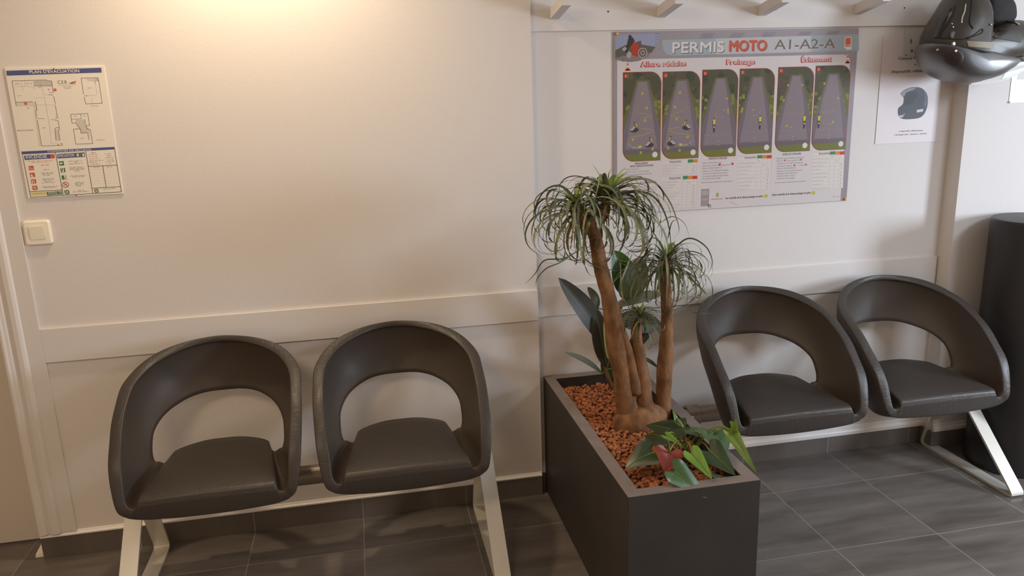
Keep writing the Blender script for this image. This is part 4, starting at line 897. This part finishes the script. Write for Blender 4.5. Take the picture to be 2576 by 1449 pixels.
# rubber plant
rp = empty('rubber_plant', (1.83, -.06, .46)); tag(rp, 'rubber plant with broad dark oval leaves at the back of the planter behind the palm', 'plant')
root = Vector((1.838, -.10, .46)); YF = -.12
sp_ = [root, at(1524, 930, YF), at(1530, 850, YF), at(1560, 780, YF+.01), at(1575, 720, YF+.02), at(1570, 660, YF+.02)]
b = MB(); b.tube(catmull(sp_, 5), [.010-.006*i/25 for i in range(26)], 10); b.build('stem', M['stem_brown'], rp, smooth=True)
oval = lambda t: (math.sin(math.pi*min(1, t)**.9))**.62
FL = [((1532, 868), (1405, 699), -.10, -.14, .088, (.15, -1, .35), 'fic_dark', 'fic_under'), ((1528, 925), (1497, 778), -.13, -.13, .075, (-.2, -1, .2), 'fic_dark', 'fic_rib'),
      ((1533, 905), (1521, 795), -.15, -.16, .050, (.3, -1, .1), 'fic_yellow', 'fic_rib'), ((1514, 938), (1421, 886), -.12, -.16, .036, (-.1, -.6, 1), 'fic_under', 'fic_rib'),
      ((1577, 740), (1545, 630), -.10, -.12, .110, (.2, -1, .2), 'fic_green', 'fic_rib'), ((1570, 755), (1612, 645), -.13, -.15, .115, (.2, -1, .3), 'fic_olive', 'fic_rib'),
      ((1548, 770), (1672, 738), -.10, -.12, .055, (0, -.7, 1), 'fic_under', 'fic_rib'), ((1552, 800), (1668, 822), -.12, -.14, .085, (.1, -1, .4), 'fic_dark', 'fic_rib'),
      ((1612, 898), (1655, 925), -.10, -.10, .022, (0, -.7, 1), 'fic_under', 'fic_rib'), ((1505, 775), (1478, 722), -.06, -.05, .045, (.6, -1, .1), 'fic_under', 'fic_rib'), ((1535, 955), (1515, 900), -.10, -.12, .05, (-.1, -1, .2), 'fic_green', 'fic_rib'),
      ((1585, 880), (1640, 790), -.08, -.08, .07, (.1, -1, .2), 'fic_dark', 'fic_rib')]
for bs, tp, y0, y1, w, nn, m_, m2 in FL:
    p0 = at(*bs, y0); p1 = at(*tp, y1); b = MB(); blade(b, p0, p1, w, nn, .05, .22, oval, (0, 1)); lo = b.build('leaf', [M[m_], M[m2]], rp, smooth=True)
    b = MB(); j = min(sp_, key=lambda q_: (q_-p0).length); bezier_tube(b, j, (j+p0)/2+Vector((0, 0, -.01)), p0, .0032, .0025); b.build('stalk', M['fic_rib'], lo, smooth=True)

# anthurium
an = empty('anthurium', (1.87, -.74, .46)); tag(an, 'anthurium with glossy heart leaves and one red spathe at the front of the planter', 'plant')
aroot = Vector((1.868, -.735, .462))
AL = [((1690, 1108), (1622, 1088), .545, .530, .150, (0, -.35, 1), 'an_dark', 'an_rib', .01), ((1640, 1140), (1573, 1172), .525, .500, .115, (-.1, -.3, 1), 'an_dark', 'an_rib', .01), ((1700, 1085), (1625, 1070), .54, .535, .120, (.1, -.5, 1), 'an_dark', 'an_rib', 0),
      ((1677, 1097), (1718, 1119), .565, .555, .035, (.1, -.5, 1), 'an_light', 'an_rib', .01), ((1702, 1058), (1691, 1031), .57, .60, .022, (.5, -1, .3), 'an_light', 'an_light', 0), ((1702, 1060), (1724, 1078), .57, .55, .028, (.2, -.6, 1), 'an_mid', 'an_rib', 0),
      ((1765, 1095), (1722, 1072), .57, .56, .110, (.1, -.4, 1), 'an_mid', 'an_rib', .005), ((1795, 1092), (1824, 1140), .575, .545, .125, (.3, -.5, 1), 'an_mid', 'an_rib', .01), ((1842, 1087), (1904, 1190), .605, .545, .044, (-.9, -.8, .6), 'an_light', 'an_rib', .0),
      ((1846, 1088), (1852, 1052), .61, .655, .030, (-.6, -1, .4), 'an_light', 'an_light', 0), ((1742, 1142), (1792, 1206), .565, .515, .055, (-.2, -.8, 1), 'an_light', 'an_rib', .0), ((1785, 1135), (1850, 1196), .55, .505, .085, (-.4, -.6, 1), 'an_dark', 'an_rib', .0),
      ((1698, 1188), (1779, 1253), .535, .47, .082, (-.2, -.6, 1), 'an_mid', 'an_rib', .0), ((1690, 1180), (1730, 1165), .50, .49, .10, (0, -.3, 1), 'an_dark', 'an_rib', 0), ((1800, 1205), (1825, 1200), .49, .48, .05, (0, -.3, 1), 'an_dark', 'an_rib', 0), ((1760, 1175), (1800, 1212), .50, .482, .045, (.2, -.4, 1), 'an_dark', 'an_rib', 0)]
for bs, tp, z0, z1, w, nn, m_, m2, dp in AL:
    p0 = atz(*bs, z0); p1 = atz(*tp, z1); b = MB(); heart(b, p0, p1, w, nn, .05, .18, (0, 1), drop=dp); lo = b.build('leaf', [M[m_], M[m2]], an, smooth=True)
    b = MB(); st_ = aroot+Vector((random.uniform(-.02, .02), random.uniform(-.02, .02), 0)); bezier_tube(b, st_, Vector((st_.x*.55+p0.x*.45, st_.y*.55+p0.y*.45, max(p0.z, st_.z)+.035)), p0, .0022, .0018); b.build('stalk', M['an_stem'], lo, smooth=True)
p0 = atz(1683, 1137, .560); p1 = atz(1674, 1190, .510); b = MB(); heart(b, p0, p1, .088, (-.15, -1, .9), .06, .12, (0, 0)); sp1 = b.build('spathe', M['an_red'], an, smooth=True)
b = MB(); bezier_tube(b, p0+Vector((0, -.004, .003)), p0+Vector((-.004, -.012, .02)), p0+Vector((-.010, -.016, .046)), .0035, .0018); b.build('spadix', M['an_light'], sp1, smooth=True)
b = MB(); bezier_tube(b, aroot, aroot+Vector((-.02, 0, .12)), p0, .0024, .0020); b.build('stalk', M['an_stem'], sp1, smooth=True)

# ------------------------------------------------------------------ black drum at the right edge
b = MB(); rows = []
for r, z in ((.165, 0), (.172, .004), (.172, 1.054), (.1705, 1.060), (.167, 1.0635), (.160, 1.0645), (.0005, 1.0645)):
    rows.append([(3.590+r*math.cos(k*math.pi/36), -.236+r*math.sin(k*math.pi/36), z) for k in range(72)])
b.grid(rows, 0, True); o = b.build('cylindrical_pedestal', M['black'], smooth=True); tag(o, 'tall black cylindrical pedestal standing at the right edge beside the bench', 'pedestal')
o.modifiers.new('es', 'EDGE_SPLIT').split_angle = math.radians(50)

# ------------------------------------------------------------------ helmet hanging from the last peg
he = empty('motorcycle_helmet', (3.23, -.17, 1.62)); tag(he, 'dark grey full-face motorcycle helmet hanging upside down from the last coat peg', 'helmet')
YHc = -.155
def inflate(pxs, cpx, yc, depth, name, mt, expo=1.0, nth=64, nph=14, half=None, parent=he, ps=.0):
    """closed shell whose side-on outline passes through the given points and which swells to +-depth across"""
    c_ = at(*cpx, yc); pts = [at(x, y, yc)-c_ for x, y in pxs]; cur = catmull([(p.x, p.z, 0) for p in pts], 8, True)
    ang = sorted([(math.atan2(q_.y, q_.x), q_.length) for q_ in cur])
    def R(a):
        a = (a+math.pi) % (2*math.pi)-math.pi
        best = None
        for i in range(len(ang)):
            a0, r0 = ang[i-1]; a1, r1 = ang[i]
            if a0 > a1: a0 -= 2*math.pi
            aa = a if a <= a1+1e-9 else a-2*math.pi
            if a0-1e-9 <= aa <= a1+1e-9: return r0+(r1-r0)*((aa-a0)/max(1e-9, a1-a0))
        return ang[0][1]
    Rs = [R(-math.pi+2*math.pi*k/nth) for k in range(nth)]; b = MB(); rows = []
    lo, hi = half or (-math.pi/2, math.pi/2)
    for i in range(nph+1):
        ph = lo+(hi-lo)*i/nph; cp_ = max(0., math.cos(ph))**expo
        rows.append([(c_.x+Rs[k]*cp_*math.cos(-math.pi+2*math.pi*k/nth), yc+depth*math.sin(ph), c_.z+Rs[k]*cp_*math.sin(-math.pi+2*math.pi*k/nth)) for k in range(nth)])
    b.grid(rows, 0, True); SURF[name] = (c_, R, depth, expo, yc); return b.build(name, mt, parent, smooth=True)
SURF = {}
def on_surf(name, px, py, lift=.0):
    c_, R, dep, ex, yc = SURF[name]; y = yc-dep*.8
    for _ in range(14):
        p = at(px, py, y); dx, dz = p.x-c_.x, p.z-c_.z; rho = min(.97, math.hypot(dx, dz)/R(math.atan2(dz, dx))); y = .5*y+.5*(yc-dep*math.sin(math.acos(rho**(1/ex))))
    p = at(px, py, y); p.y -= lift; return p
def patch(surf_, q4, name, m_, lift, n=10):
    b = MB(); g = [[on_surf(surf_, *[q4[0][c]*(1-u)*(1-v)+q4[1][c]*u*(1-v)+q4[2][c]*u*v+q4[3][c]*(1-u)*v for c in (0, 1)], lift) for u in [i/n for i in range(n+1)]] for v in [i/n for i in range(n+1)]]
    b.grid(g); k = [[p+Vector((0, lift+.003, 0)) for p in row] for row in g]
    for e0, e1 in ((g[0], k[0]), (g[-1], k[-1]), ([r_[0] for r_ in g], [r_[0] for r_ in k]), ([r_[-1] for r_ in g], [r_[-1] for r_ in k])): b.grid([e0, e1])
    return b.build(name, m_, he, smooth=True)
M['visor'] = mat('smoked_visor', (.050, .042, .037), .45, spec=.3, coat=.0, trans=.2)
M['clear'] = mat('clear_visor', (.93, .97, .95), .04, trans=1.0); M['clear'].node_tree.nodes['Principled BSDF'].inputs['IOR'].default_value = 1.06
inflate([(2425, 195), (2380, 185), (2345, 150), (2333, 105), (2352, 55), (2382, 8), (2402, -22), (2440, -30), (2452, -5), (2449, 30), (2447, 62), (2462, 80), (2488, 68), (2518, 53), (2556, 52), (2592, 70), (2602, 110), (2570, 145), (2525, 158), (2480, 180)], (2428, 112), YHc, .122, 'shell', M['helmet'], .62)
inflate([(2325, 112), (2330, 150), (2352, 182), (2392, 204), (2440, 209), (2488, 196), (2525, 172), (2542, 150), (2510, 140), (2460, 124), (2425, 119), (2390, 121), (2360, 112)], (2425, 158), YHc-.004, .128, 'smoked_visor', M['visor'], .55)
inflate([(2395, 178), (2420, 203), (2460, 213), (2500, 203), (2545, 178), (2563, 160), (2560, 146), (2530, 148), (2480, 150), (2430, 160)], (2475, 178), YHc-.002, .118, 'clear_visor', M['clear'], .5)
inflate([(2452, -10), (2500, -12), (2522, 2), (2530, 25), (2528, 55), (2500, 72), (2460, 80), (2446, 60), (2444, 20)], (2482, 30), YHc+.03, .085, 'lining', M['black_pad'], .4)
def strip3(pxs, surf_, w, name, m_, lift=.0, n=8):
    pc = catmull([(x, y, 0) for x, y in pxs], 5); b = MB(); b.tube([on_surf(surf_, p.x, p.y, lift) for p in pc], w, n); return b.build(name, m_, he, smooth=True)
strip3([(2446, -8), (2444, 20), (2441, 42), (2440, 58), (2448, 72)], 'shell', .0030, 'rim_edge', M['black_pad'])
strip3([(2430, 10), (2427, 28), (2421, 44), (2419, 58)], 'shell', .0026, 'rim_edge', M['silver'])
strip3([(2490, 62), (2520, 54), (2545, 55), (2562, 62)], 'shell', .0030, 'rim_edge', M['silver'], .004)
strip3([(2402, 14), (2398, 34), (2384, 60), (2372, 78), (2364, 92)], 'shell', .0028, 'shell_groove', M['black_pad'])
strip3([(2392, 20), (2382, 44), (2370, 62)], 'shell', .0018, 'shell_groove', M['black_pad'])
strip3([(2430, 96), (2450, 88), (2470, 73), (2468, 84), (2432, 97)], 'shell', .0020, 'shell_groove', M['black_pad'])
strip3([(2350, 95), (2380, 97), (2410, 99), (2440, 98)], 'shell', .0018, 'shell_groove', M['black_pad'])
strip3([(2375, 124), (2410, 118), (2440, 121), (2475, 130), (2510, 140), (2545, 146), (2572, 142)], 'shell', .0026, 'visor_seal', M['black_pad'], .003)
patch('shell', ((2514, 72), (2572, 80), (2566, 107), (2498, 94)), 'chin_vent', M['helmet_dk'], .004)
patch('shell', ((2362, 44), (2386, 40), (2366, 93), (2345, 94)), 'crown_vent', M['helmet_dk'], .002)
patch('shell', ((2432, 103), (2500, 106), (2500, 122), (2436, 117)), 'reflection_patch', mat('painted_reflection_tan', (.24, .19, .12), .45), .0012)  # tan reflection on the shell, painted on as a coloured patch
patch('shell', ((2389, 30), (2396, 30), (2376, 66), (2370, 66)), 'shell_band', mat('helmet_light_band', (.20, .17, .13), .35), .0010)
b = MB(); b.grid([[on_surf('smoked_visor', 2400+rp_*math.cos(k*math.pi/16), 144+rp_*.9*math.sin(k*math.pi/16), .0012 if rp_ < 25 else -.002) for k in range(32)] for rp_ in (.3, 8, 16, 23, 25.5)], 0, True)
b.build('visor_hub', mat('visor_hub_plastic', (.040, .030, .026), .5), he, smooth=True)
for x, y, rr_, m_, sf in ((2399, 110, .0075, 'silver', 'shell'), (2397, 88, .014, 'helmet_dk', 'shell'), (2359, 125, .004, 'silver', 'smoked_visor'), (2404, 128, .005, 'silver', 'smoked_visor'), (2394, 60, .003, 'silver', 'shell'), (2397, 68, .003, 'silver', 'shell')):
    c = on_surf(sf, x, y); b = MB(); b.tube([(c.x, c.y+.004, c.z), (c.x, c.y-.0022, c.z), (c.x, c.y-.0036, c.z)], [rr_, rr_, rr_*.7], 16); b.build('visor_pivot', M[m_], he, smooth=False)
bpy.context.view_layer.update()
